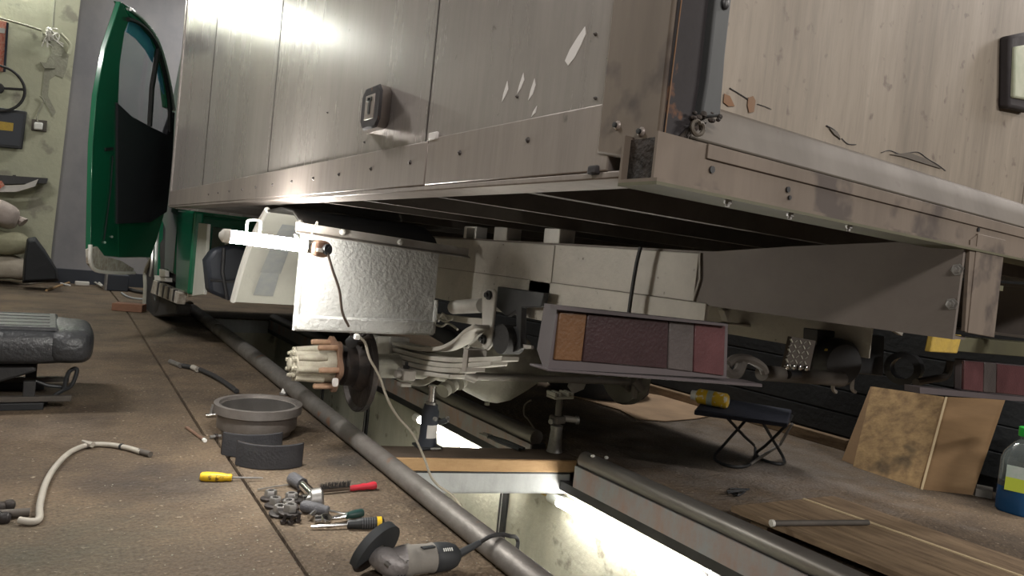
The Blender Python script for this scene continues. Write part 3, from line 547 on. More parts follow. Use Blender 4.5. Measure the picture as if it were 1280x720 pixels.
# left hub with studs and end bolts
hx = 0.768
hb = MB().lathe([(0.0, 0.0), (0.030, 0.0), (0.034, 0.006), (0.052, 0.008), (0.056, 0.016), (0.056, 0.085), (0.066, 0.12), (0.070, 0.145), (0.070, 0.16)], (hx, AYY, AZZ), (1, 0, 0), 28).build('wheel_hub', 'hub', T)
for k in range(8):
    a = 2 * PI * k / 8 + 0.2; c, s = math.cos(a), math.sin(a)
    MB().tube([(hx + 0.012, AYY + 0.053 * c, AZZ + 0.053 * s), (hx + 0.115, AYY + 0.060 * c, AZZ + 0.060 * s)], [0.013, 0.015], 10).build('hub_rib', 'hub', hb)
    MB().lathe([(0.010, 0), (0.010, 0.012), (0.0065, 0.014), (0.0065, 0.020), (0, 0.020)], (hx + 0.012, AYY + 0.043 * c, AZZ + 0.043 * s), (-1, 0, 0), 6).build('hub_bolt', 'hub', hb)
MB().lathe([(0.022, 0), (0.022, 0.008), (0.012, 0.012), (0, 0.012)], (hx, AYY, AZZ), (-1, 0, 0), 16).build('hub_cap', 'hub', hb)
# scalloped flange
b = MB(); ring = []
for k in range(72):
    a = 2 * PI * k / 72; r = 0.098 + 0.010 * math.cos(6 * a - 0.6); ring.append((math.cos(a) * r, math.sin(a) * r))
b.rings([[(0.918, AYY + y, AZZ + z) for y, z in ring], [(0.932, AYY + y, AZZ + z) for y, z in ring]], smooth=True)
fl = b.build('hub_flange', 'flange', hb)
for k in range(6):
    a = 2 * PI * k / 6 + 0.1; y, z = AYY + 0.085 * math.cos(a), AZZ + 0.085 * math.sin(a)
    MB().lathe([(0.0, -0.075), (0.009, -0.072), (0.0105, -0.06), (0.0105, 0), (0.012, 0.0)], (0.92, y, z), (1, 0, 0), 12).build('wheel_stud', 'stud', hb)
# brake plate, seals and grease black core
bp = MB().lathe([(0.075, 0.0), (0.145, 0.004), (0.158, -0.010), (0.163, -0.010), (0.163, 0.010), (0.12, 0.020), (0.05, 0.022)], (1.035, AYY, AZZ - 0.02), (1, 0, 0), 40).build('brake_plate', 'brake_dark', T)
MB().lathe([(0.060, 0), (0.062, 0.02), (0.076, 0.03), (0.078, 0.07), (0.095, 0.085), (0.10, 0.11)], (0.932, AYY, AZZ - 0.005), (1, 0, 0), 30).build('brake_core', 'brake_dark', bp)
for a, r in ((0.5, .013), (1.4, .012), (2.4, .010)): MB().tube([(1.0, AYY - 0.02 * a, AZZ + 0.09), (1.03, AYY - 0.06 * a + .05, AZZ + 0.125)], r, 10).build('brake_spring', 'brake_dark', bp)
p = at(440, 427, y=2.48); MB().lathe([(0.016, 0.02), (0.022, 0.018), (0.022, -0.01), (0.013, -0.012), (0.012, 0.0)], p, (-0.5, -0.85, 0), 16).build('bleeder_ring', 'black', bp)
p = at(419, 478, y=2.44); MB().ball(p, 0.012, 0.008, 0.016, 8, 6, 0.6).build('white_rag', 'bare', bp)
# right brake plate and drum seen beyond
rp = MB().lathe([(0.04, 0.0), (0.150, 0.0), (0.160, 0.012), (0.160, 0.045), (0.13, 0.06)], (2.40, AYY, AZZ - 0.03), (1, 0, 0), 36).build('brake_plate', 'cast', T)
for a in (-0.6, 0.2, 1.0): MB().box(2.375, 2.40, AYY - 0.09 + 0.06 * a, AYY - 0.07 + 0.06 * a, AZZ - 0.12 + .03 * a, AZZ + 0.03).build('brake_strut', 'frame', rp, 0.003)
MB().tube([(2.37, AYY - 0.09, AZZ - 0.085), (2.38, AYY - 0.03, AZZ - 0.075)], 0.018, 10).build('wheel_cylinder', 'strip', rp)
# front wheels (the right rear wheel is off as well)
def wheel(x, y, z, r, wd, side, par):
    t = MB().lathe([(r * 0.6, -wd / 2), (r * 0.85, -wd / 2), (r * 0.97, -wd * 0.38), (r, -wd * 0.2), (r, wd * 0.2), (r * 0.97, wd * 0.38), (r * 0.85, wd / 2), (r * 0.6, wd / 2)], (x, y, z), (1, 0, 0), 36, closed=True).build('tyre', 'rubber', par)
    MB().lathe([(r * 0.61, -wd / 2 + 0.02), (r * 0.5, -wd * 0.2), (r * 0.3, side * wd * 0.1), (0.0, side * wd * 0.1 + 0.001)], (x, y, z), (1, 0, 0), 28).build('wheel_rim', 'cast', t)
    return t
wheel(2.50, 6.45, 0.34, 0.33, 0.18, 1, T)
# anti-roll bar
p0, p1, p2 = at(578, 470, y=2.38), at(690, 474, y=2.38), at(800, 478, y=2.38)
bar = MB().tube([p0, p1, p2], 0.015, 12).build('stabiliser_bar', 'strip', T)
l = [at(u, v, y=2.38 + d) for u, v, d in ((578, 470, 0), (560, 466, 0.0), (546, 470, .02), (530, 478, .08), (517, 478, .10), (497, 470, .1))]
MB().tube(smooth_path(l, 4), 0.013, 10).build('bar_arm', 'cast', bar)
p = at(507, 468, y=2.36)
MB().box(p.x - 0.025, p.x + 0.03, 2.33, 2.39, p.z - 0.02, p.z + 0.022).build('bar_clamp', 'strip', bar, 0.006)
MB().tube([p + Vector((-0.045, -0.01, 0.004)), p + Vector((-0.02, -0.01, 0.004))], 0.015, 10).build('clamp_bolt', 'strip', bar)
MB().box(p.x - 0.025, p.x + 0.02, 2.34, 2.38, p.z - 0.045, p.z - 0.03).build('clamp_saddle', 'strip', bar, 0.004)
MB().lathe([(0.012, 0), (0.012, .01), (0.006, .012), (.006, .025), (0, .025)], p + Vector((0.0, 0, 0.022)), (0, 0, 1), 6).build('clamp_bolt', 'black', bar)
for u in (553, 562, 571):
    q = at(u, 489 - (u - 553) * 0.6, y=2.44); MB().tube([q, q + Vector((0.02, 0.01, 0.01))], 0.030 if u < 571 else 0.036, 14).build('axle_collar', 'cast', ax)
for q0 in ((at(576, 466, y=2.37), at(592, 472, y=2.37)), (at(790, 474, y=2.37), at(800, 486, y=2.37))):
    MB().tube([q0[0] + Vector((0, -.012, 0)), q0[1] + Vector((0, -.012, 0))], 0.02, 10).build('bar_bush', 'strip', bar)
a = [at(u, v, y=2.42) for u, v in ((735, 475), (730, 487), (718, 492), (712, 484), (716, 474))]
MB().prism([q for q in a], (0, 0.02, 0)).build('bar_link', 'shackle', bar, 0.004)
# leaf spring
X0, X1 = 1.19, 1.255
leaves = [([(2.95, .345), (2.7, .357), (2.45, .372), (2.25, .398), (2.13, .44), (2.05, .49), (1.99, .515)], .016),
          ([(3.15, .345), (2.8, .335), (2.5, .343), (2.2, .368), (1.98, .405), (1.80, .44)], .017),
          ([(3.05, .322), (2.8, .316), (2.5, .324), (2.2, .348), (2.0, .383), (1.86, .415)], .017),
          ([(2.95, .302), (2.8, .297), (2.5, .304), (2.25, .324), (2.05, .355)], .017),
          ([(2.85, .284), (2.5, .285), (2.3, .299), (2.12, .322)], .016)]
for i, (pts, th) in enumerate(leaves):
    c = smooth_path([(0, y, z + 0.006) for y, z in pts], 5)
    MB().rings([[(X0, q.y, q.z), (X1, q.y, q.z), (X1, q.y, q.z + th), (X0, q.y, q.z + th)] for q in c], smooth=False).build('spring_leaf', 'spring', T, 0.003)
for u0, u1 in ((455, 467), (472, 487)):
    MB().prism([at(u, v, x=X0 - 0.012) for u, v in ((u0, 420), (u1, 421), (u1 - 1, 454), (u0 - 1, 452))], (0.09, 0, 0)).build('u_bolt', 'shackle', T, 0.004)
MB().box(X0 - 0.006, X1 + 0.004, 2.00, 2.03, 0.375, 0.45).build('leaf_clip', 'strip', T, 0.002)
# spring shackle and hanger
def qs(l, x): return [at(u, v, x=x) for u, v in l]
sp_ = MB().prism(qs(((602, 366), (606, 361), (616, 361), (619, 366), (613, 432), (608, 438), (602, 432)), 1.262), (0.012, 0, 0)).build('shackle_plate', 'shackle', T, 0.004)
for u, v in ((612, 369), (605, 424)):
    q = at(u, v, x=1.26); MB().lathe([(0.016, 0), (0.016, .008), (0.009, .010), (0.009, .018), (0, .018)], q, (-1, 0, 0), 10).build('shackle_bolt', 'black', sp_)
MB().prism(qs(((602, 415), (586, 418), (578, 426), (588, 434), (604, 436)), 1.275), (0.03, 0, 0)).build('spring_eye', 'shackle', T, 0.004)
hg = MB().prism(qs(((622, 358), (680, 366), (676, 384), (652, 384), (650, 436), (642, 440), (620, 440), (618, 410), (645, 408), (645, 388), (633, 396), (620, 384)), 1.30), (0.022, 0, 0)).build('spring_hanger', 'black', T, 0.003)
q = at(632, 424, x=1.29)
MB().tube([q + Vector((-.02, 0, 0)), q + Vector((.05, 0, 0))], 0.050, 18).build('hanger_bush', 'rubber', hg)
MB().prism(qs(((650, 385), (655, 385), (652, 430), (664, 432), (664, 436), (648, 436)), 1.31), (0.01, 0, 0)).build('hanger_edge', 'strip', hg)
q0, q1 = at(567, 384, x=1.28), at(603, 382, x=1.28)
MB().tube([q0, q1], 0.026, 18).build('spring_stop', 'shackle', T)
MB().prism(qs(((536, 391), (602, 398), (602, 408), (536, 396)), 1.33), (0.02, 0, 0)).build('hanger_arm', 'frame', T, 0.003)
# brake pipes and hoses around the spring
for pts in (((536, 400), (548, 398), (556, 402), (566, 398)), ((538, 404), (552, 408), (560, 404), (572, 412)), ((585, 420), (592, 405), (600, 412)),
            ((575, 425), (582, 436), (588, 430)), ((461, 420), (466, 440), (474, 452), (492, 458)), ((490, 455), (515, 460), (540, 458)), ((548, 402), (553, 392), (560, 400))):
    MB().tube(smooth_path([at(u, v, x=1.285) for u, v in pts], 4), 0.0045, 6).build('brake_pipe', 'shackle' if pts[0][0] > 540 else 'cast', T)
# ------------------------------------------------ rear lamps
def lampbox(qf, depth, name='tail_lamp'):
    return MB().prism([at(u, v, y=0.90) for u, v in qf], (0, depth, 0)).build(name, 'lamp_body', T, 0.006)
fq = [at(u, v, y=0.90) for u, v in ((697, 382), (910, 405), (908, 473), (685, 461))]
bq = [q + Vector((0, 0.036, dz)) for q, dz in zip(fq, (0, 0, 0.022, 0.026))]
tl = MB().rings([fq, [q + Vector((0, 0.014, 0)) for q in fq], bq], smooth=False).build('tail_lamp', 'lamp_body', T)
def face(l, y=0.896): return [at(u, v, y=y) for u, v in l]
MB().prism(face(((700, 390), (734, 392), (727, 452), (693, 450))), (0, .008, 0)).build('amber_lens', 'amber', tl, 0.002)
MB().prism(face(((735, 392), (836, 401), (834, 461), (728, 452))), (0, .008, 0)).build('red_lens', 'red', tl, 0.002)
MB().prism(face(((837, 401), (868, 404), (866, 465), (835, 461))), (0, .008, 0)).build('clear_lens', 'clear', tl, 0.002)
MB().prism(face(((869, 404), (907, 407), (905, 470), (867, 465))), (0, .008, 0)).build('red_lens', 'pink', tl, 0.002)
MB().prism(face(((697, 382), (910, 405), (910, 408), (697, 387)), 0.885), (0, .02, 0)).build('lamp_hood', 'lamp_body', tl)
bxp = MB().prism(face(((684, 461), (953, 480), (953, 484), (684, 464)), 0.895), (0, .05, 0)).build('lamp_shelf', 'lamp_body', T, 0.001)
tr = lampbox(((1204, 449), (1330, 462), (1330, 503), (1203, 489)), 0.025)
MB().prism(face(((1206, 451), (1230, 453), (1229, 490), (1205, 487))), (0, .008, 0)).build('red_lens', 'pink', tr, 0.002)
MB().prism(face(((1231, 453), (1246, 455), (1245, 491), (1230, 490))), (0, .008, 0)).build('clear_lens', 'clear', tr, 0.002)
MB().prism(face(((1247, 455), (1328, 463), (1328, 500), (1246, 491))), (0, .008, 0)).build('red_lens', 'pink', tr, 0.002)
MB().prism(face(((1150, 484), (1202, 489), (1330, 502), (1330, 506), (1150, 492)), 0.895), (0, .04, 0)).build('lamp_shelf', 'lamp_body', T, 0.001)
# rear beam, pad, tread plate, tow tube and bits under the tail
MB().prism(face(((1195, 421), (1330, 432), (1330, 450), (1193, 439)), 0.84), (0, .06, 0)).build('rear_beam', 'olive', T, 0.002)
MB().prism(face(((1168, 417), (1203, 419), (1197, 442), (1163, 440)), 0.82), (0, .015, 0)).build('yellow_pad', 'yellow_foam', T, 0.003)
tp = MB().prism(face(((990, 421), (1020, 426), (1012, 463), (981, 460)), 1.05), (0, .012, 0)).build('tread_plate', 'chequer', T, 0.001)
b = MB()
for i in range(5):
    for j in range(6):
        u = 990 + 5.6 * i - j * 1.4; v = 426 + 6.2 * j + 0.7 * i; q = at(u, v, y=1.048); d = 0.005 if (i + j) % 2 else -0.005
        b.prism([q + Vector((-.005, 0, -d * .6)), q + Vector((-.003, 0, -d * .6 + .002)), q + Vector((.005, 0, d * .6)), q + Vector((.003, 0, d * .6 - .002))], (0, .004, 0))
b.build('tread_lozenges', 'cast', tp)['kind'] = 'stuff'
for k in range(4):
    q = at(984 + k * 8, 458 + k * 0.7, y=1.045); MB().ball(q, 0.006, 0.004, 0.008, 8, 5).build('tread_tooth', 'chrome', tp)
MB().tube([at(952, 466, y=1.15), at(1052, 474, y=1.15)], 0.021, 14).build('tow_tube', 'bearer', T)
MB().tube([at(985, 468, y=1.13), at(998, 468, y=1.13)], 0.012, 10).build('tow_bolt', 'black', T)
for u in (1042, 1066):
    MB().tube(smooth_path([at(u, 474, y=1.2), at(u - 1, 486, y=1.2), at(u + 3, 490, y=1.2)], 3), 0.006, 6).build('small_hook', 'strip', T)
MB().tube(smooth_path([at(u, v, y=1.0) for u, v in ((910, 455), (920, 448), (938, 450), (952, 458), (956, 466))], 4), 0.010, 8).build('curved_pipe', 'bearer', T)
MB().tube(smooth_path([at(u, v, y=1.0) for u, v in ((905, 460), (912, 468), (922, 466), (928, 452))], 4), 0.012, 8).build('curved_pipe', 'bearer', T)
MB().tube(smooth_path([at(u, v, y=1.1) for u, v in ((1145, 478), (1165, 474), (1182, 470), (1188, 452))], 4), 0.012, 8).build('curved_pipe', 'bearer', T)
MB().lathe([(0.055, -.03), (0.055, .03), (0.035, .035), (0.035, -.035)], at(1130, 460, y=1.2), (1, 0.3, 0), 22, closed=True).build('tow_ring', 'black', T)
MB().lathe([(0.06, -.05), (0.075, -.03), (0.075, .03), (0.06, .05)], at(1042, 452, y=1.25), (0.4, 1, 0), 22).build('tow_eye', 'black', T)
MB().prism(face(((1022, 412), (1106, 420), (1104, 470), (1020, 462)), 1.28), (0, .05, 0)).build('tow_bracket', 'black', T, 0.003)
MB().ball(at(1036, 438, y=1.24), 0.022, 0.012, 0.010, 12, 6).build('tow_pin', 'yellow_foam', T)
MB().prism(face(((905, 388), (965, 393), (967, 412), (988, 416), (960, 418), (952, 406), (910, 402)), 1.7), (0, .03, 0)).build('inner_bracket', 'shackle', T, 0.002)
MB().prism(face(((915, 404), (955, 408), (955, 411), (910, 406)), 1.6), (0, .05, 0)).build('inner_bracket', 'frame', T, 0.002)
MB().prism(face(((960, 390), (971, 391), (970, 408), (964, 410)), 1.6), (0, .05, 0)).build('bracket_lug', 'bearer', T, 0.004)
for u0, u1 in ((978, 1008), (1045, 1090), (1112, 1130)): MB().prism(face(((u0, 394 + (u0 - 978) * .11), (u1, 396 + (u1 - 978) * .11), (u1 - 2, 420), (u0 - 4, 408)), 1.7), (0, .02, 0)).build('inner_gusset', 'frame', T, 0.002)
MB().prism(face(((1052, 402), (1056, 402), (1054, 424), (1020, 421), (1020, 418), (1050, 420)), 1.5), (0, .02, 0)).build('angle_bracket', 'shackle', T, 0.001)
# ------------------------------------------------ cab and open door
cabm = MB().prism([(0.76, 4.80, 0.86), (0.76, 4.80, 2.2), (0.76, 5.0, 2.3), (0.76, 5.9, 2.3), (0.76, 6.6, 1.5), (0.76, 7.25, 1.2), (0.76, 7.35, 0.45), (0.76, 6.9, 0.42), (0.76, 6.8, 0.72), (0.76, 6.45, 0.82), (0.76, 6.1, 0.72), (0.76, 5.98, 0.42), (0.76, 5.5, 0.42), (0.76, 5.5, 0.86)], (1.84, 0, 0)).build('cab_body', 'green', T, 0.02)
def qc(l, x=0.75): return [at(u, v, x=x) for u, v in l]
MB().prism(qc(((222, 262), (243, 264), (234, 368), (219, 362))), (0.06, 0, 0)).build('rear_pillar', 'green', cabm, 0.015)
MB().prism(qc(((196, 264), (222, 264), (220, 352), (194, 345)), 0.79), (0.05, 0, 0)).build('door_opening', 'trim_black', cabm)
MB().prism(qc(((194, 268), (200, 268), (196, 350), (192, 346)), 0.76), (0.03, 0, 0)).build('opening_flange', 'green', cabm)
MB().tube(smooth_path(qc(((193, 276), (191, 300), (190, 330), (188, 345)), 0.75), 4), 0.012, 6).build('door_seal', 'silver', cabm)
MB().prism(qc(((193, 344), (206, 347), (206, 352), (193, 350)), 0.74), (0.05, 0, 0)).build('step_edge', 'white_lip', cabm)
MB().prism(qc(((199, 336), (206, 338), (206, 346), (199, 346)), 0.73), (0.03, 0, 0)).build('hinge_block', 'white_lip', cabm, 0.004)
st_ = MB().prism(qc(((192, 350), (224, 366), (221, 380), (188, 366)), 0.73), (0.05, 0, 0)).build('cab_step', 'rot', cabm, 0.004)
for k in range(4): MB().prism(qc(((197 + 6.5 * k, 352 + 3.2 * k), (198.5 + 6.5 * k, 353 + 3.2 * k), (196.5 + 6.5 * k, 369 + 2.6 * k), (195 + 6.5 * k, 368 + 2.6 * k)), 0.725), (0.02, 0, 0)).build('step_slot', 'black', st_)
MB().prism(qc(((244, 278), (259, 280), (254, 368), (235, 371)), 0.78), (0.02, 0, 0)).build('white_side_plate', 'guard_in', T, 0.003)
MB().tube(qc(((243, 278), (231, 366)), 0.775), 0.01, 6).build('plate_edge', 'white_lip', T)
MB().prism(qc(((258, 283), (285, 286), (272, 352), (254, 352)), 1.0), (0.02, 0, 0)).build('inner_plate', 'guard_in', T, 0.003)
tank = MB().prism([at(u, v, y=3.95) for u, v in ((258, 326), (268, 312), (292, 306), (310, 310), (306, 372), (286, 376), (262, 366))], (0, 0.14, 0)).build('fuel_tank', 'blueblack', T, 0.02)
MB().tube([at(u, v, y=3.94) for u, v in ((263, 350), (285, 352), (307, 350))], 0.008, 6).build('tank_seam', 'black', tank)
MB().tube([at(u, v, y=3.94) for u, v in ((280, 310), (278, 340), (284, 374))], 0.010, 6).build('tank_strap', 'black', tank)
fw = wheel(0.86, 6.45, 0.335, 0.33, 0.18, -1, T)
MB().prism(qc(((183, 360), (221, 380), (219, 393), (186, 397), (180, 388)), 0.78), (0.10, 0, 0)).build('mud_flap', 'rubber', T, 0.012)
MB().tube(smooth_path(qc(((190, 322), (182, 340), (182, 360), (180, 392)), 0.77), 4), [0.02] * 12 + [0.03] * 7, 8).build('fender_edge', 'cast', T)
MB().prism(qc(((189, 322), (192, 322), (190, 362), (184, 392), (178, 388), (180, 350), (182, 330)), 0.78), (0.05, 0, 0)).build('front_fender', 'trim_black', T, 0.01)
# open door: thin shell turned about its front hinge
dh = Vector((0.72, 5.95, 0)); dr = Vector((0.27, 5.05, 0)); dd = (dr - dh)
dn = Vector((-dd.y, dd.x, 0)).normalized()          # horizontal normal
if dn.dot(CAM - dh) < 0: dn = -dn
def onplane(u, v, off=0.0):
    r = to_world(Vector((u - 640, v - 360, F))); o = dh + dn * off
    return CAM + r * ((o - CAM).dot(dn) / r.dot(dn))
def dpr(l, off, th): return MB().prism([onplane(u, v, off) for u, v in l], dn * -th)
# outer shell built round the window opening: rear post, top rail, front post, lower panel
dl = [(151, 2), (166, 10), (184, 28), (198, 50), (208, 80), (215, 115), (219, 140), (216, 200), (207, 262), (196, 300), (188, 326), (150, 338), (122, 334), (113, 318), (114, 260), (116, 180), (121, 120), (132, 60)]
win = [(163, 23), (176, 32), (190, 48), (199, 70), (206, 100), (210, 135), (208, 168), (188, 158), (165, 145), (149, 128), (148, 100), (151, 70), (156, 40)]
door = dpr([(163, 23), (151, 2), (132, 60), (121, 120), (116, 180), (114, 260), (113, 318), (148, 322), (147, 230), (148, 130), (150, 80), (156, 40)], 0.0, 0.03).build('cab_door', 'green', T, 0.004)
dpr([(151, 2), (163, 23), (176, 32), (190, 48), (199, 70), (206, 100), (210, 135), (219, 140), (215, 115), (208, 80), (198, 50), (184, 28), (166, 10)], 0.0, 0.05).build('door_frame', 'green', door, 0.008)
dpr([(148, 200), (211, 200), (207, 262), (196, 300), (188, 322), (148, 322)], -0.01, 0.04).build('door_inner_panel', 'green', door, 0.004)
dpr([(147, 128), (165, 145), (188, 158), (209, 168), (219, 140), (216, 200), (209, 265), (188, 278), (147, 280)], 0.012, 0.05).build('door_trim', 'trim_black', door, 0.006)
dpr([(155, 24), (178, 34), (199, 60), (209, 100), (211, 170), (147, 140), (148, 90)], -0.02, 0.008).build('door_glass', 'glass', door)
dpr([(162, 27), (168, 26), (186, 44), (194, 58), (191, 78), (182, 62), (170, 48), (159, 40)], -0.014, 0.008).build('reflection_strip', 'blue_reflection', door)
dpr([(199, 76), (205, 100), (209, 122), (204, 116), (199, 100), (197, 88)], -0.014, 0.008).build('reflection_strip', 'blue_reflection', door)
MB().tube(smooth_path([onplane(u, v, 0.012) for u, v in ((160, 24), (172, 28), (186, 40), (197, 58), (198, 68))], 4), 0.014, 6).build('window_seal', 'seal', door)
MB().tube([onplane(u, v, 0.012) for u, v in ((198, 60), (190, 110), (187, 158))], 0.017, 6).build('quarter_bar', 'seal', door)
MB().tube(smooth_path([onplane(u, v, 0.008) for u, v in ((163, 12), (180, 26), (197, 50), (207, 80), (214, 112), (218, 138))], 4), 0.010, 6).build('frame_edge', 'silver', door)
MB().tube(smooth_path([onplane(u, v, 0.012) for u, v in ((199, 64), (206, 92), (212, 130), (212, 165))], 4), 0.016, 6).build('window_seal', 'seal', door)
dpr([(132, 185), (142, 184), (142, 188), (132, 189)], 0.004, 0.006).build('door_latch', 'black', door)
dpr([(113, 312), (122, 308), (131, 320), (152, 326), (168, 336), (166, 341), (122, 339), (114, 330)], 0.015, 0.03).build('door_bottom', 'rot', door, 0.004)
MB().tube(smooth_path([onplane(u, v, 0.01) for u, v in ((113, 306), (113, 326), (120, 338), (145, 341), (168, 341))], 4), 0.012, 6).build('bottom_edge', 'white_lip', door)
MB().tube([onplane(u, v, 0.006) for u, v in ((141, 195), (138, 240), (130, 300))], 0.004, 5).build('door_crease', 'trim_black', door)
for u, v in ((140, 296), (131, 303)): MB().ball(onplane(u, v, 0.004), 0.008, 0.008, 0.008, 8, 5).build('door_plug', 'silver', door)
#@@OBJECTS

# ================================================================ PIT AND LIFTING GEAR
def whole(mb, name, m, label, cat, group=None, bevel=0.0): return tag(mb.build(name, m, None, bevel), label, cat, group)
def pr_(y): return 0.032 + 0.012 * min(max((y - 2.2) / 2.0, 0), 1)
pl = [(0.952 + 0.025 * y, y, pr_(y) + 0.0005) for y in [PY0 + 0.25 * k for k in range(33)]]
p = thing('steel_pipe', 'long blackened steel pipe lying along the near edge of the pit', 'pipe', (1.0, 2, 0))
MB().tube(pl, [pr_(q[1]) for q in pl], 24).build('pipe_body', 'pipe', p)
MB().tube([(0.952 + .025 * 5.45, 5.43, pr_(5.4) + .0005), (0.952 + .025 * 5.45, 5.47, pr_(5.4) + .0005)], pr_(5.4) + 0.003, 24).build('pipe_collar', 'steel', p)
# beam on a channel across the pit
ang = math.atan2(2.14 - 2.335, 1.80 - 1.13)
MX = Matrix.Translation((1.125, 2.315, 0)) @ Matrix.Rotation(ang, 4, 'Z')
bm_ = MB(MX).box(-0.09, 0.71, 0.0, 0.15, -0.052, -0.003).build('timber_beam', 'timber', None, 0.004); tag(bm_, 'brown timber beam laid across the pit carrying both jacks', 'beam')
MB(MX).box(-0.089, 0.709, 0.006, 0.149, -0.004, -0.001).build('oily_face', 'timber_top', bm_)
cn = thing('steel_channel', 'pale grey steel channel under the timber beam in the pit', 'beam', MX @ Vector((0.3, 0, -0.14)))
MB(MX).box(-0.05, 0.69, 0.006, 0.012, -0.138, -0.058).build('channel_web', 'channel', cn, 0.002)
MB(MX).box(-0.05, 0.69, 0.006, 0.10, -0.060, -0.054).build('channel_flange', 'black', cn)
MB(MX).box(-0.05, 0.69, 0.006, 0.10, -0.137, -0.132).build('channel_flange', 'channel', cn)
# bottle jack
def jack():
    q = at(535, 562, z=0.0); bx_, by_ = q.x + 0.01, q.y + 0.03
    t = thing('bottle_jack', 'black bottle jack with a pale label standing on the timber beam', 'jack', (bx_, by_, 0))
    J = lambda: MB(Matrix.Translation((bx_, by_, 0)))
    J().box(-0.047, 0.047, -0.045, 0.045, 0.0, 0.012).build('base', 'blackp', t, 0.006)
    J().lathe([(0.040, 0.010), (0.036, 0.03), (0.034, 0.05), (0.034, 0.145), (0.028, 0.155), (0.026, 0.170), (0.019, 0.172)], n=28).build('body', 'blueblack', t)
    J().lathe([(0.014, 0.17), (0.014, 0.235), (0.018, 0.236), (0.018, 0.245), (0.0, 0.245)], n=18).build('ram', 'chrome', t)
    J().lathe([(0.019, 0.168), (0.022, 0.170), (0.022, 0.180), (0.016, 0.182)], n=18).build('collar', 'steel', t)
    l = []
    for a in [math.radians(-128 + 11 * k) for k in range(8)]: l.append((0.0346 * math.cos(a), 0.0346 * math.sin(a)))
    MB(Matrix.Translation((bx_, by_, 0))).add([(x, y, z) for z in (0.035, 0.095) for x, y in l], [(i, i + 1, i + 9, i + 8) for i in range(7)], True).build('pale_label', 'paper', t)
    J().tube([(0.028, -0.020, 0.10), (0.058, -0.034, 0.115)], 0.011, 12).build('pump_socket', 'blackp', t)
    J().lathe([(0.012, -0.004), (0.012, 0.004), (0.006, 0.004), (0.006, -0.004)], (0.060, -0.032, 0.118), (0.5, -0.85, 0.1), 14, closed=True).build('pump_ring', 'steel', t)
    J().tube([(0.0, -0.034, 0.122), (0.004, -0.044, 0.122)], 0.008, 10).build('valve', 'steel', t)
    J().tube([(-0.01, -0.046, 0.006), (0.03, -0.056, 0.006)], 0.006, 8).build('release_valve', 'chrome', t)
jack()
# screw stand under the axle
def stand():
    q = at(703, 569, z=0.0); x, y = q.x, q.y + 0.055
    t = thing('screw_jack', 'dark screw jack stand propping the axle tube beyond the differential', 'jack', (x, y, 0))
    J = lambda: MB(Matrix.Translation((x, y, 0)))
    J().lathe([(0.034, 0.0), (0.030, 0.01), (0.024, 0.09), (0.026, 0.095), (0.026, 0.108), (0.017, 0.112)], n=22).build('stand_tube', 'steel', t)
    J().tube([(0, 0, 0.10), (0, 0, 0.225)], 0.014, 14).build('screw', 'bearer', t)
    J().box(-0.028, 0.026, -0.026, 0.026, 0.118, 0.150).build('nut_block', 'bearer', t, 0.008)
    J().tube([(0.02, -0.01, 0.140), (0.075, -0.03, 0.135)], 0.013, 12).build('ratchet_stub', 'strip', t)
    J().lathe([(0.018, -0.006), (0.018, 0.006), (0.009, 0.006), (0.009, -0.006)], (0.078, -0.031, 0.135), (0.9, -0.4, 0), 14, closed=True).build('stub_ring', 'steel', t)
    J().tube([(-0.045, -0.012, 0.128), (-0.02, 0, 0.130)], 0.011, 10).build('pin', 'steel', t)
    J().box(-0.05, 0.05, -0.03, 0.03, 0.222, 0.235).build('saddle', 'cast', t, 0.004)
    for s in (-0.045, -0.02, 0.02, 0.042): J().box(s - 0.006, s + 0.006, -0.03, 0.03, 0.234, 0.25).build('saddle_lug', 'cast', t, 0.003)
stand()
# pliers on the far side of the beam
def pliers():
    c = at(618, 548, z=0.012); d = (at(690, 575, z=0.012) - at(600, 540, z=0.012)).normalized(); n_ = Vector((-d.y, d.x, 0))
    t = thing('pliers', 'black pliers lying on the rail edge beside the screw jack', 'pliers', c)
    for s in (-1, 1):
        MB().tube(smooth_path([c - d * 0.05 + n_ * 0.004 * s, c + n_ * 0.010 * s, c + d * 0.05 + n_ * .018 * s, c + d * 0.17 + n_ * 0.012 * s], 4), 0.007, 8).build('handle', 'blackp', t)
        MB().tube([c - d * 0.085 + n_ * 0.012 * s, c - d * 0.03 + n_ * 0.008 * s], [0.004, 0.009], 8).build('jaw', 'steel', t)
pliers()
# tube lamps in the pit
for i, (ya, yb, lab, z) in enumerate(((1.08, 2.20, 'lit fluorescent tube on the pit wall in front of the timber beam', -0.185),
                                      (2.52, 3.48, 'lit fluorescent tube on the pit wall beyond the bottle jack', -0.165))):
    t = thing('tube_lamp', lab, 'lamp', (1.78, (ya + yb) / 2, z), 'tube lamps in the pit')
    MB().tube([(1.782, ya + .03, z), (1.782, yb - .03, z)], 0.019, 14).build('lit_tube', 'tube_pit', t)
    MB().box(1.800, 1.829, ya, yb, z - .012, z + .012).build('lamp_holder', 'whitep', t, 0.003)
    for y in (ya, yb): MB().tube([(1.782, y - .032, z), (1.782, y + .032, z)], 0.022, 14).build('end_cap', 'whitep', t)
cw = smooth_path([(1.782, 2.23, -0.185), (1.80, 2.33, -0.20), (1.815, 2.45, -0.19), (1.815, 2.58, -0.215), (1.818, 2.62, -0.26)], 5)
whole(MB().tube(cw, 0.004, 6), 'lamp_cord', 'yellow_foam', 'thin yellowish cord tied past the dark post on the pit wall', 'cord')

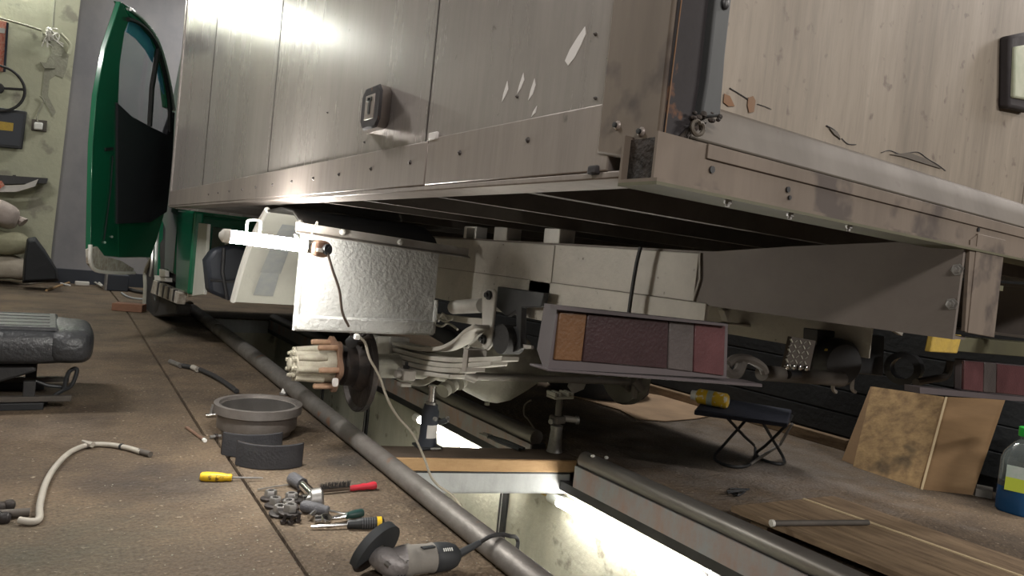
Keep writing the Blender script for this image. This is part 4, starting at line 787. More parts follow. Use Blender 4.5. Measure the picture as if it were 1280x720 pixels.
# ================================================================ WORK LAMP
def worklamp():
    a, b = at(284, 295, y=2.12), at(384, 308, y=2.12); d = (b - a).normalized()
    t = thing('work_lamp', 'glowing tubular work lamp hung in front of the mudguard', 'lamp', (a + b) / 2)
    MB().tube([a, b], 0.0185, 18).build('lit_tube', 'tube_lit', t)
    MB().tube([a - d * .022, a - d * .012, a + d * .006], [0.007, 0.019, 0.021], 16).build('end_cap', 'cable_w', t)
    MB().tube([b - d * .004, b + d * 0.03], [0.021, 0.023], 16).build('end_collar', 'chrome', t)
    c = at(401, 311, y=2.10)
    hd = MB(Matrix.Translation(c)).ball((0, 0, 0), 0.030, 0.026, 0.026, 18, 10, 0.75).build('lamp_handle', 'flange', t)
    MB(Matrix.Translation(c)).lathe([(0.017, 0), (0.017, 0.010), (0.010, 0.012), (0.010, 0.016), (0, 0.016)], (0.010, -0.018, 0), (0.45, -0.85, 0), 16).build('cable_gland', 'blackp', hd)
    MB(Matrix.Translation(c)).box(-0.020, 0.002, -0.028, -0.022, -0.010, 0.002).build('switch_plate', 'whitep', hd, 0.003)
    hk = [at(u, v, y=2.125) for u, v in ((308, 294), (309, 278), (312, 275), (323, 275), (326, 280), (324, 292))]
    MB().tube(smooth_path(hk, 3), 0.0035, 6).build('hook_wire', 'white_lip', t)
    for l in (((363, 305), (366, 300), (372, 297), (368, 293), (372, 302)), ((388, 285), (396, 282), (396, 277), (390, 292), (384, 296), (372, 300))):
        MB().tube(smooth_path([at(u, v, y=2.15) for u, v in l], 4), 0.0022, 5).build('tie_wire', 'strip', t)
    pts = [(c.x + .010, 2.075, c.z)] + [at(u, v, y=y) for u, v, y in ((415, 335, 2.07), (424, 362, 2.10), (428, 390, 2.13), (436, 408, 2.15))]
    MB().tube(smooth_path(pts, 6), 0.0042, 7).build('cable', 'cable', t)
    pts = [at(u, v, y=y) for u, v, y in ((445, 418, 2.15), (456, 428, 2.2), (462, 448, 2.2), (474, 470, 2.2), (484, 498, 2.2), (497, 521, 2.2), (516, 543, 2.18), (530, 572, 2.16), (538, 594, 2.14), (548, 607, 2.13), (566, 620, 2.15), (580, 640, 2.2))]
    MB().tube(smooth_path(pts, 5), 0.0045, 7).build('cable', 'cable_g', t)
    q = at(446, 421, y=2.15)
    MB(Matrix.Translation(q)).box(-.009, .009, -.008, .008, -.009, .009).build('cable_plug', 'whitep', t, 0.004)
worklamp()

# ================================================================ ON THE FLOOR, LEFT OF THE PIT
def drum():
    c = at(324, 502, z=0.125); c.z = 0
    t = thing('brake_drum', 'grey cast iron brake drum standing open side up by the pipe', 'drum', c)
    B = lambda: MB(Matrix.Translation(c) @ Matrix.Scale(0.965, 4))
    B().lathe([(0.118, 0.0), (0.128, 0.004), (0.136, 0.026), (0.147, 0.030), (0.150, 0.034), (0.150, 0.086), (0.165, 0.092), (0.166, 0.125), (0.147, 0.125), (0.1455, 0.113), (0.140, 0.112), (0.140, 0.03), (0.06, 0.022), (0.055, 0.01), (0.055, 0.0)], n=64, closed=True).build('drum_body', 'iron', t)
    B().lathe([(0.1398, 0.112), (0.1398, 0.034), (0.1388, 0.034), (0.1388, 0.112)], n=56, closed=True).build('friction_bore', 'iron_in', t)
    for k in range(6):
        a = k * PI / 3 + 0.3; B().lathe([(0.010, 0.0265), (0.010, 0.031), (0.006, 0.031), (0.006, 0.0265)], (0.09 * math.cos(a), 0.09 * math.sin(a), 0), n=12, closed=True).build('bolt_hole', 'brake_dark', t)
drum()
def shoe(cx, cy, a0, a1, label, z=0.0):
    t = thing('brake_shoe', label, 'brake shoe', (cx, cy, z), 'brake shoes taken off the wheel')
    n_ = 22; A = [math.radians(a0 + (a1 - a0) * k / n_) for k in range(n_ + 1)]
    def arc(r0, r1, z0, z1, A=A):
        return MB(Matrix.Translation((cx, cy, z))).rings([[(r0 * math.cos(a), r0 * math.sin(a), z0), (r1 * math.cos(a), r1 * math.sin(a), z0), (r1 * math.cos(a), r1 * math.sin(a), z1), (r0 * math.cos(a), r0 * math.sin(a), z1)] for a in A])
    arc(0.136, 0.144, 0.0, 0.078, A[1:-1]).build('lining', 'lining', t, 0.001)
    arc(0.132, 0.1362, 0.0, 0.078).build('shoe_rim', 'brake_dark', t)
    arc(0.102, 0.133, 0.036, 0.042).build('web', 'brake_dark', t)
q0, q1 = at(291, 580, z=0), at(380, 582, z=0)
mid = (q0 + q1) / 2; dr_ = (q1 - q0).normalized(); nrm = Vector((dr_.y, -dr_.x, 0))
if nrm.dot(CAM - mid) < 0: nrm = -nrm
half = (q1 - q0).length / 2; hh = math.asin(min(half / 0.144, 0.95)); ctr = mid - nrm * 0.144 * math.cos(hh); a_ = math.degrees(math.atan2(nrm.y, nrm.x)); dg = math.degrees(hh)
shoe(ctr.x, ctr.y, a_ - dg, a_ + dg, 'black curved brake shoe in front, its lining turned outwards')
q0, q1 = at(275, 569, z=0), at(355, 567, z=0)
mid = (q0 + q1) / 2; dr_ = (q1 - q0).normalized(); nrm = Vector((dr_.y, -dr_.x, 0))
if nrm.dot(CAM - mid) < 0: nrm = -nrm
half = (q1 - q0).length / 2; hh = math.asin(min(half / 0.144, 0.95)); ctr = mid - nrm * 0.144 * math.cos(hh) + Vector((0.004, 0.004, 0)); a_ = math.degrees(math.atan2(nrm.y, nrm.x)) - 4; dg = math.degrees(hh)
shoe(ctr.x, ctr.y, a_ - dg, a_ + dg, 'black curved brake shoe behind, between the drum and another shoe')
c = at(355, 493, z=0); t = thing('cone_cap', 'small pale cone-shaped cap standing behind the brake drum', 'cap', c)
MB(Matrix.Translation(c)).lathe([(0.022, 0), (0.022, 0.008), (0.016, 0.010)], n=18).build('cap_rim', 'steel', t)
MB(Matrix.Translation(c)).lathe([(0.016, 0.009), (0.012, 0.024), (0.006, 0.034), (0, 0.035)], n=18).build('cap_cone', 'whitep', t)
def pt(u, v, h=0.0): q = at(u, v, z=h); return q
def rod(name, m, label, cat, pts, r, n=8, group=None): return whole(MB().tube(smooth_path([pt(*p) for p in pts], 5), r, n), name, m, label, cat, group)
# spring clip bits beside the drum
t = thing('clevis_clip', 'small steel clevis clip standing left of the brake drum', 'clip', pt(263, 521))
q = pt(263, 521)
MB(Matrix.Translation(q)).tube([(0, 0, 0.004), (0.006, 0, 0.05)], 0.006, 8).build('pin', 'steel', t)
MB(Matrix.Translation(q)).tube([(-0.018, 0, 0.006), (0.02, 0, 0.010)], 0.008, 8).build('crossbar', 'chrome', t)
MB(Matrix.Translation(q)).tube([(0.010, 0, 0.024), (0.024, 0, 0.02)], 0.007, 8).build('lug', 'steel', t)
t = thing('adjuster_bolt', 'little dark adjuster bolt beside the brake shoes', 'bolt', pt(268, 548))
q = pt(268, 549)
MB(Matrix.Translation(q)).tube([(-0.016, 0, 0.009), (0.024, 0.008, 0.009)], 0.006, 8).build('shank', 'steel', t)
MB(Matrix.Translation(q)).tube([(0.002, 0.002, 0.009), (0.010, 0.004, 0.009)], 0.012, 6).build('nut', 'brake_dark', t)
t = thing('metal_pin', 'thin brown metal pin lying on the floor by the slab joint', 'pin', pt(245, 541))
MB().tube([pt(233, 534, .006), pt(255, 550, .006)], 0.0058, 8).build('shaft', 'flange', t)
MB().tube([pt(254.5, 549.5, .006), pt(256.5, 551, .006)], 0.007, 8).build('bright_tip', 'whitep', t)
# black strap with metal end
t = thing('rubber_strap', 'black rubber strap curling over the floor behind the drum', 'strap', pt(250, 468))
MB().tube(smooth_path([pt(*p) for p in ((222, 456, .012), (244, 460, .014), (262, 467, .016), (278, 476, .014), (296, 489, .012))], 5), 0.012, 8).build('strap_body', 'rubber', t)
MB().tube([pt(213, 452, .010), pt(226, 457, .014)], 0.014, 8).build('metal_end', 'steel', t)
MB().tube([pt(241, 459, .015), pt(247, 462, .015)], 0.0145, 10).build('grey_tape', 'hose', t)
# grey hose and its brass fitting
t = thing('grey_hose', 'curved grey hose on the floor with a dark valve fitting', 'hose', pt(80, 590))
MB().tube(smooth_path([pt(*p) for p in ((24, 650, .012), (40, 652, .010), (49, 648, .010), (50, 630, .010), (58, 602, .010), (72, 580, .010), (90, 564, .010), (112, 556, .010), (138, 556, .010), (160, 560, .010), (176, 565, .010))], 5), 0.0085, 10).build('hose_body', 'hose', t)
MB().tube([pt(174, 564, .010), pt(188, 568, .010)], 0.0095, 10).build('hose_end', 'bearer', t)
MB().tube([pt(151, 558, .010), pt(153, 558.5, .010)], 0.0105, 10).build('clamp', 'blackp', t)
MB().tube([pt(116, 556, .016), pt(103, 551, .020)], [0.010, 0.004], 6).build('loose_tie', 'hose', t)
q = pt(6, 648)
fit = MB(Matrix.Translation(q)).tube([(-0.05, 0.0, .014), (0.05, -0.004, .012)], 0.010, 10).build('valve_fitting', 'bearer', t)
for x, y, z in ((-0.012, .03, .018), (0.006, .035, .02), (-0.018, -.02, .014), (0.0, -0.03, .012)): MB(Matrix.Translation(q)).ball((x, y, z), 0.014, 0.014, 0.014, 10, 7, .8).build('valve_knob', 'brake_dark', fit)

# ---- hand tools
def handled(name, label, cat, tip, neck, butt, hr, hm, bm2, br, fat=1.0, extra=None):
    a, b, c = pt(*tip), pt(*neck), pt(*butt); t = thing(name, label, cat, Vector((b.x, b.y, 0)))
    d = (c - b)
    MB().tube([b + d * k for k in (0, .05, .16, .3, .55, .8, .95, 1)], [hr * x for x in (.62, .8, .72, .92, 1, 1, .92, .6)], 12).build('handle', hm, t)
    MB().tube([a, a + (b - a) * .12, b], [br * .5, br, br], 8).build('blade', bm2, t)
    return t, b, d
t, b, d = handled('screwdriver', 'yellow-handled screwdriver lying alone on the floor', 'screwdriver', (329, 597.5, .008), (290, 597, .011), (250, 595.5, .014), 0.0145, 'yellow', 'steel', 0.003)
t, b, d = handled('screwdriver', 'black and yellow handled screwdriver nearest the angle grinder', 'screwdriver', (389, 658.5, .006), (434, 655.5, .010), (480, 653, .014), 0.0155, 'blackp', 'chrome', 0.0045)
MB().tube([b + d * .80, b + d * .93], 0.0162, 12).build('yellow_inlay', 'yellow', t)
for k in range(6): MB().tube([b + d * (.40 + .065 * k), b + d * (.415 + .065 * k)], 0.0162, 12).build('grip_ring', 'greyg', t)
t, b, d = handled('ratchet', 'green-handled ratchet with a chrome head among the tools', 'ratchet', (408, 649, .012), (432, 645, .012), (454, 640.5, .013), 0.012, 'greenp', 'chrome', 0.006)
q = pt(407, 649, .013)
MB(Matrix.Translation(q)).lathe([(0.014, -.010), (0.017, -.006), (0.017, .006), (0.014, .010), (0.007, .011), (0, .011)], axis=(0.2, -0.4, 0.9), n=18).build('ratchet_head', 'chrome', t)
MB(Matrix.Translation(q)).tube([(-.03, .004, 0), (-.012, .002, 0)], 0.012, 12).build('socket', 'chrome', t)
t, b, d = handled('screwdriver', 'charcoal-handled screwdriver pointing right beside the chrome wrench head', 'screwdriver', (433, 643, .008), (411, 638.5, .012), (376, 632, .016), 0.0165, 'greyg', 'chrome', 0.004)
# breaker bar with socket
t = thing('socket_wrench', 'chrome socket wrench with a grey grip and knuckle head', 'wrench', pt(395, 622))
a0, a1, a2 = pt(364, 597, .020), pt(378, 605.5, .018), pt(394, 622, .016)
MB().tube([a0, a0 + (a1 - a0) * .1, a1], [.015, .020, .019], 12).build('grip', 'greyg', t)
MB().tube([a1, a2], 0.0145, 12).build('shaft', 'chrome', t)
q = pt(396, 624, .026)
MB(Matrix.Translation(q)).lathe([(0.024, -.018), (0.031, -.013), (0.031, .013), (0.024, .018), (0.014, .019), (0, .019)], axis=(0.95, -0.25, 0.15), n=20).build('knuckle', 'steel', t)
MB().tube([pt(377, 627.5, .018), pt(392, 625, .018)], 0.020, 14).build('socket', 'chrome', t)
rod('welding_rod', 'steel', 'thin steel rod lying behind the wheel nuts', 'rod', ((322, 612, .004), (345, 608, .004), (372, 604.5, .004)), 0.0025, 6)
whole(MB().tube([pt(387, 646, .010), pt(394, 640, .010)], [0.0075, 0.008], 10), 'small_socket', 'chrome', 'tiny chrome socket lying between the nuts and screwdrivers', 'socket')
# wire brush
t = thing('wire_brush', 'red-handled wire brush with dark bristles on the floor', 'brush', pt(430, 610))
a0, a1 = pt(400, 614, .008), pt(437, 610.5, .008); ah = pt(470, 606.5, .012)
d = (a1 - a0)
MB().tube([a0, a1 + (ah - a1) * .05], 0.006, 8).build('bristle_strip', 'timber_top', t)
b_ = MB()
for i in range(40):
    for j in range(4):
        o = a0 + d * ((i + R.random() * .6) / 40) ; u_ = Vector(((R.random() - .5) * .012, .004 * (j - 1.5), 0.019 + .007 * R.random()))
        b_.tube([o, o + u_], [0.0011, 0.0006], 3, False)
o = b_.build('bristles', 'bristle', t); o['kind'] = 'stuff'
dh_ = ah - a1
MB().tube([a1 + dh_ * k for k in (0, .1, .2, .35, .5, .65, .8, .92, 1)], [.007, .009, .009, .0085, .011, .0095, .012, .013, .010], 12).build('handle', 'redp', t)
# wheel nuts with captive washers
def nut(): 
    t = thing('wheel_nut', 'x', 'nut', (0, 0, 0), 'wheel nuts in a heap on the floor')
    MB().lathe([(0.0225, 0.0), (0.0225, 0.004), (0.017, 0.006), (0.012, 0.0065)], n=18).build('washer', 'brake_dark', t)
    MB().lathe([(0.0075, 0.021), (0.0125, 0.021), (0.0140, 0.019), (0.0140, 0.005), (0.0075, 0.005)], n=6, closed=True).build('nut_body', 'steel', t)
    return t
nlab = ['wheel nut at the back of the heap, farthest behind the screwdrivers', 'wheel nut second from the back along the heap edge by the slab joint',
        'wheel nut third from the back along the heap edge by the slab joint', 'wheel nut touching the chrome socket side of the heap, lower of two',
        'wheel nut touching the chrome socket side of the heap, upper of two', 'biggest looking wheel nut at the front of the heap, on small legs']
n0 = nut()
for i, (u, v) in enumerate(((338, 624), (343, 633), (349, 643), (361, 636), (364, 627), (361, 648))):
    q = pt(u, v); z = 0.012 if i in (5,) else 0.0
    o = n0 if i == 0 else dup(n0, (0, 0, 0))
    o.location = (q.x, q.y, z); o.rotation_euler = (0.06 * (i % 3 - 1), 0.05 * ((i + 1) % 3 - 1), 0.5 * i); o.scale = (1.25 + .08 * (i == 5),) * 3; o['label'] = nlab[i]
for i, (u, v, lab) in enumerate(((354, 654, 'small dark bolt lying at the front corner of the nut heap'), (363, 655, 'small dark bolt under the frontmost wheel nut'), (372, 652, 'small dark bolt lying on the screwdriver side of the nut heap'), (371, 622, 'small dark bolt behind the upper wheel nuts'))):
    q = pt(u, v); t = thing('small_bolt', lab, 'bolt', (q.x, q.y, 0), 'loose bolts round the wheel nuts')
    MB(Matrix.Translation(q)).tube([(0, 0, .006), (0.004, -.004, .026)], 0.0045, 8).build('shank', 'brake_dark', t)
    MB(Matrix.Translation(q)).lathe([(0.0085, 0), (0.0085, .007), (0, .007)], n=6).build('head', 'brake_dark', t)

# ---- angle grinder
def grinder():
    Cx = pt(484, 703, 0.043); E = pt(570, 694, 0.037); d = (E - Cx).normalized(); up_ = Vector((0, 0, 1)); s_ = d.cross(up_).normalized()
    t = thing('angle_grinder', 'grey and black angle grinder with a cutting disc, lying by the pipe', 'grinder', (Cx.x, Cx.y, 0))
    def ell(o, a, b): return [o + s_ * (a * math.cos(q)) + up_ * (b * math.sin(q)) for q in [2 * PI * k / 20 for k in range(20)]]
    Ln = (E - Cx).length
    MB().rings([ell(Cx + d * Ln * k, a, b) for k, a, b in ((.16, .030, .031), (.24, .036, .036), (.30, .037, .037), (.34, .034, .034), (.56, .033, .033), (.64, .034, .035), (.67, .030, .030))]).build('motor_body', 'gr_body', t)
    MB().rings([ell(Cx + d * Ln * k, a, b) for k, a, b in ((.64, .030, .030), (.67, .035, .034), (.74, .036, .034), (.88, .034, .032), (.98, .027, .026), (1.04, .015, .015))]).build('rear_handle', 'gr_black', t)
    for k in range(5):
        q = Cx + d * Ln * (.74 + .03 * k) - s_ * (-0.0) ; 
        MB().tube([q + s_ * .020 + up_ * .029, q + s_ * .026 + up_ * (.024)], 0.0016, 5).build('vent_mark', 'whitep', t)
    MB().prism([Cx + d * Ln * k + s_ * a + up_ * .0325 for k, a in ((.42, .012), (.60, .010), (.62, .020), (.44, .024))], up_ * 0.003).build('switch', 'gr_black', t)
    # gear head
    nd = Vector((-0.42, 0.78, 0.36)).normalized()              # spindle, pointing at the disc
    hc = Cx + d * 0.004
    gh = MB().rings([[hc + nd * h + (d * math.cos(q) + nd.cross(d) * math.sin(q)) * r for q in [2 * PI * k / 22 for k in range(22)]] for h, r in ((-.040, .012), (-.036, .024), (-.022, .032), (0, .036), (.016, .035), (.026, .030), (.034, .022))]).build('gear_head', 'gr_head', t)
    MB().rings([ell(Cx + d * Ln * k, a, b) for k, a, b in ((.0, .024, .026), (.10, .030, .031), (.20, .034, .035), (.26, .035, .036))]).build('gear_neck', 'gr_head', gh)
    for k in range(4):
        q = hc + nd * -.022 + (d * math.cos(.6 + 1.6 * k) + nd.cross(d) * math.sin(.6 + 1.6 * k)) * .030
        MB().lathe([(0.006, -.006), (0.006, .006), (0.003, .006), (0, .004)], q, -nd, 10).build('head_screw', 'steel', gh)
    for k in range(3): MB().tube([hc - nd * .037 + d * (.008 * k - .006) - up_ * .02 , hc - nd * .034 + d * (.008 * k) + up_ * .012], 0.0022, 6).build('head_vent', 'gr_black', gh)
    dc = hc + nd * .050
    dm = MB().lathe([(0.0, -.001), (.063, -.0015), (.063, .0015), (0, .001)], dc, nd, 44).build('cutting_disc', 'brake_dark', t)
    u_ = nd.orthogonal().normalized(); v_ = nd.cross(u_)
    A = []; tow = Vector((-0.2, 0.3, 1)).normalized(); tow = (tow - nd * tow.dot(nd)).normalized(); sd = nd.cross(tow)
    arc = [math.radians(-105 + 210 * k / 26) for k in range(27)]
    def w(a, r, h): return dc + nd * h + (tow * math.cos(a) + sd * math.sin(a)) * r
    MB().rings([[w(a, .068, -.014), w(a, .0695, -.014), w(a, .0695, .006), w(a, .068, .006)] for a in arc]).rings([[w(a, .020, -.0145), w(a, .069, -.0145), w(a, .069, -.013), w(a, .020, -.013)] for a in arc]).build('disc_guard', 'gr_black', t)
    MB().lathe([(.020, -.012), (.020, .004), (.010, .006), (0, .006)], dc, nd, 18).build('lock_flange', 'steel', dm)
    # strain relief and cord over the pipe
    a0 = Cx + d * Ln * 1.02; a1 = at(600, 678, z=0.055)
    MB().tube([a0, a0 + (a1 - a0) * .5, a1], [.010, .009, .007], 10).build('strain_relief', 'gr_black', t)
    ca = [a1, at(612, 671, z=0.072), at(625, 668, z=0.073), at(637, 670, z=0.068), at(647, 675, z=0.045), at(662, 694, z=0.0)]
    ca[5] = Vector((edge(1.3) + .012, ca[4].y - .02, -0.01)); ca.append(Vector((edge(1.3) + .02, ca[4].y - .04, -0.3)))
    MB().tube(smooth_path(ca, 5), 0.0052, 8).build('power_cord', 'rubber', t)
grinder()

# ================================================================ SEAT
def seat():
    t = thing('car_seat', 'black vinyl vehicle seat cushion on its slide frame, on the floor', 'seat', (-0.1, 3.35, 0))
    c = Vector((-0.20, 3.43, 0.245))
    MB(Matrix.Translation(c)).ball((0, 0, 0), 0.385, 0.28, 0.075, 40, 18, 0.45).build('seat_cushion', 'leather', t)
    MB(Matrix.Translation(c)).ball((0.30, -0.05, 0.004), 0.085, 0.24, 0.074, 24, 14, 0.55).build('side_bolster', 'leather', t)
    MB(Matrix.Translation(c)).box(-0.38, 0.26, -0.24, 0.24, 0.055, 0.077).build('quilted_panel', 'leather', t, 0.02)
    for k in range(5): MB(Matrix.Translation(c)).tube([(-0.36, -0.20 + 0.1 * k, 0.0765), (0.23, -0.20 + 0.1 * k, 0.0765)], 0.003, 6).build('seam', 'seal', t)
    MB(Matrix.Translation(c)).prism([(-0.36, -0.2, -0.075), (0.19, -0.2, -0.075), (0.20, -0.2, -0.10), (0.08, -0.2, -0.145), (-0.36, -0.2, -0.15)], (0, 0.4, 0)).build('seat_pan', 'rubber', t, 0.01)
    for y in (3.22, 3.60):
        MB().box(-0.60, 0.03, y - 0.02, y + 0.02, 0.0, 0.028).build('slide_rail', 'blackp', t, 0.003)
        MB().box(-0.50, 0.12, y - 0.014, y + 0.014, 0.030, 0.052).build('upper_rail', 'bearer', t, 0.003)
        for x in (-0.45, -0.02): MB().box(x - .02, x + .02, y - .012, y + .012, 0.05, 0.11).build('riser', 'rubber', t, 0.003)
    lv = [at(u, v, y=3.28) for u, v in ((40, 503), (55, 503), (70, 493), (80, 486), (82, 476), (87, 464), (96, 461), (94, 472), (88, 483), (78, 488))]
    MB().tube(smooth_path(lv, 4), 0.008, 8).build('adjust_lever', 'blackp', t)
    l2 = [at(u, v, y=3.30) for u, v in ((80, 484), (60, 482), (44, 476))]
    MB().tube(l2, 0.007, 8).build('adjust_rod', 'blackp', t)
seat()

# ================================================================ BACK OF THE GARAGE
def sack(px, v, rx, rz, m, label, y=9.0, tilt=0.0, h=None):
    q = at(px, v, y=y); mx = Matrix.Translation(q) @ Matrix.Rotation(tilt, 4, 'Y')
    b = MB(mx).ball((0, 0, 0), rx, 0.27, rz, 28, 16, 0.6)
    rr_ = random.Random(px * 7 + v)
    for i, p in enumerate(b.v): b.v[i] = p + Vector((0, 0, 0.012 * math.sin(p.x * 21 + px) + 0.010 * math.sin(p.y * 25 + v)))
    t = thing('sack', label, 'sack', (q.x, q.y, q.z - rz), 'filled sacks stacked at the back wall')
    b.build('sack_body', m, t)
    e = mx @ Vector((rx * .96, -0.05, 0.0))
    MB().tube([e + Vector((-0.05, 0, 0)), e, e + Vector((.05, -.02, -.04))], [.06, .03, .055], 8).build('tied_end', m, t)
sack(2, 334, 0.24, 0.115, 'sack', 'tan filled sack lying at the bottom of the sack pile', 8.95)
sack(0, 302, 0.25, 0.115, 'sack2', 'olive filled sack in the middle of the sack pile', 8.95, 0.10)
sack(-8, 266, 0.22, 0.13, 'sack3', 'pinkish grey sack slumped on top of the sack pile', 8.95, 0.15)
q = [at(u, v, y=8.45) for u, v in ((28, 353), (30, 322), (34, 298), (44, 296), (56, 312), (72, 338), (74, 351))]
rb = MB(); rs = []
for k, (dy, s) in enumerate(((0, .86), (-.10, 1.0), (.14, 1.0), (.26, .8))):
    cen = sum(q, Vector()) / len(q); rs.append([cen + (p - cen) * s + Vector((0, [-.18, -.10, .1, .2][k], 0)) for p in q])
rb.rings(rs); whole(rb, 'rubbish_bag', 'bag', 'black rubbish bag slumped beside the filled sacks', 'bag', bevel=0.01)
q = at(63, 345, y=9.15); whole(MB(Matrix.Translation((q.x + 0.14, 9.1, 0)) @ Matrix.Rotation(.2, 4, 'Y')).box(-.05, .05, -.06, .06, 0.008, .018), 'paper_scrap', 'paper', 'white paper scrap on the floor beside the black rubbish bag', 'paper')
sh = thing('wall_shelf', 'dark narrow shelf on the cream wall above the sacks', 'shelf', at(20, 224, y=9.4))
a = [at(u, v, y=9.4) for u, v in ((-30, 218), (60, 224), (58, 230), (-30, 232))]; MB().prism(a, (0, -0.25, 0)).build('shelf_board', 'black', sh)
MB().prism([at(u, v, y=9.4) for u, v in ((16, 219), (20, 219), (20, 222), (16, 222))], (0, -.05, 0)).build('shelf_hook', 'black', sh)
a = [at(u, v, y=9.12) for u, v in ((-20, 229), (10, 232), (30, 231), (48, 224), (44, 233), (20, 240), (-20, 240))]
whole(MB().prism(a, (0, -0.04, 0)), 'newspaper', 'paper', 'crumpled newspaper sheets hanging off the dark wall shelf', 'paper')
a = [at(u, v, y=9.06) for u, v in ((-20, 226), (2, 226), (6, 232), (0, 236), (-20, 236))]
whole(MB().prism(a, (0, -0.02, 0)), 'leaflet', 'redpaper', 'red printed leaflet on top of the newspaper', 'paper')
# fluorescent tube on the back wall, just above the frame
wl = thing('wall_tube_lamp', 'lit fluorescent tube high on the cream back wall', 'lamp', (-0.65, 9.36, 3.52))
MB().tube([(-1.25, 9.34, 3.52), (-0.10, 9.34, 3.52)], 0.02, 12).build('lit_tube', 'tube_wall', wl)
MB().box(-1.30, -0.05, 9.37, 9.419, 3.49, 3.55).build('lamp_holder', 'whitep', wl)
# wall things
sw = thing('steering_wheel', 'dark steering wheel hung on the cream wall', 'steering wheel', at(-3, 110, y=9.35))
q = at(-3, 110, y=9.29)
MB(Matrix.Translation(q)).lathe([(0.235 + .014 * math.cos(a), .014 * math.sin(a)) for a in [2 * PI * k / 8 for k in range(8)]], axis=(0, 1, 0), n=40, closed=True).build('rim', 'rubber', sw)
MB(Matrix.Translation(q)).lathe([(.05, -.02), (.06, 0), (.05, .03), (0, .03)], axis=(0, -1, 0), n=18).build('hub', 'rubber', sw)
for a in (0.15, 2.2, 4.2): MB(Matrix.Translation(q)).tube([(0, 0, 0), (.23 * math.cos(a), 0, .23 * math.sin(a))], .014, 6).build('spoke', 'rubber', sw)
pb = thing('display_board', 'black board with a yellow sticker on the cream wall', 'board', at(8, 160, y=9.40))
MB().prism([at(u, v, y=9.40) for u, v in ((-40, 129), (34, 140), (28, 187), (-40, 181))], (0, -0.05, 0)).build('board_frame', 'blackp', pb, 0.01)
MB().prism([at(u, v, y=9.345) for u, v in ((-36, 134), (30, 143), (25, 183), (-36, 177))], (0, -0.006, 0)).build('board_face', 'blueblack', pb)
MB().prism([at(u, v, y=9.338) for u, v in ((-4, 151), (17, 154), (16, 164), (-4, 162))], (0, -0.004, 0)).build('yellow_sticker', 'yellow_foam', pb)
sk = thing('wall_socket', 'dark wall socket plate with a white plug in it', 'socket', at(49, 157, y=9.41))
MB().prism([at(u, v, y=9.42) for u, v in ((40, 149), (59, 151), (58, 165), (39, 163))], (0, -0.02, 0)).build('socket_plate', 'bearer', sk, 0.004)
MB().prism([at(u, v, y=9.40) for u, v in ((43, 153), (54, 154), (53, 163), (42, 162))], (0, -0.05, 0)).build('plug', 'whitep', sk, 0.012)
MB().tube(smooth_path([at(u, v, y=9.40) for u, v in ((47, 152), (46, 146), (51, 134), (55, 126), (50, 120))], 3), .008, 6).build('plug_cord', 'bare_plaster', sk)
ps = thing('wall_poster', 'orange red poster with a dark blue border on the cream wall', 'poster', at(0, 60, y=9.41))
MB().prism([at(u, v, y=9.42) for u, v in ((-30, 20), (9, 28), (4, 90), (-30, 86))], (0, -0.012, 0)).build('poster_sheet', 'redpaper', ps)
MB().prism([at(u, v, y=9.405) for u, v in ((8, 28), (11, 29), (7, 90), (4, 90))], (0, -0.01, 0)).build('poster_border', 'navy', ps)
MB().prism([at(u, v, y=9.405) for u, v in ((-30, 30), (7, 36), (6, 42), (-30, 36))], (0, -0.006, 0)).build('poster_heading', 'paper', ps)
bp_ = [(62, 48), (76, 56), (86, 70), (84, 84), (79, 98), (70, 94), (62, 100), (60, 120), (70, 140), (66, 146), (58, 132), (52, 118), (56, 82), (64, 66)]
MB().prism([at(u, v, y=9.42) for u, v in bp_], (0, -0.006, 0)).build('bare_patch', 'bare_plaster', wb)
MB().prism([at(u, v, y=9.42) for u, v in ((50, 78), (67, 80), (69, 86), (56, 86))], (0, -0.03, 0)).build('plaster_edge', 'bare_plaster', wb)
wt = thing('wire_tangle', 'tangle of pale wires at a broken junction box on the cream wall', 'wires', at(60, 44, y=9.38))
rr_ = random.Random(4)
jb = MB()
for k in range(14):
    a = [at(60 + rr_.uniform(-8, 22) * (j / 3), 40 + rr_.uniform(-6, 8) + j * 5 * rr_.random(), y=9.34 - .05 * rr_.random()) for j in range(4)]
    jb.tube(smooth_path(a, 3), .008, 5)
o = jb.build('loose_wires', 'cable_w', wt); o['kind'] = 'stuff'
MB().prism([at(u, v, y=9.395) for u, v in ((53, 42), (64, 44), (63, 54), (52, 52))], (0, -0.06, 0)).build('junction_box', 'bare_plaster', wt, 0.006)
MB().tube(smooth_path([at(u, v, y=9.385) for u, v in ((-30, 14), (12, 26), (30, 31), (52, 38))], 4), .012, 6).build('feed_cable', 'bare_plaster', wt)
MB().tube(smooth_path([at(u, v, y=9.385) for u, v in ((71, -20), (68, 8), (66, 36))], 4), .009, 6).build('feed_cable', 'bare_plaster', wt)
MB().tube(smooth_path([at(u, v, y=9.385) for u, v in ((76, 42), (88, 56), (86, 68))], 4), .018, 6).build('conduit_stub', 'plaster', wt)
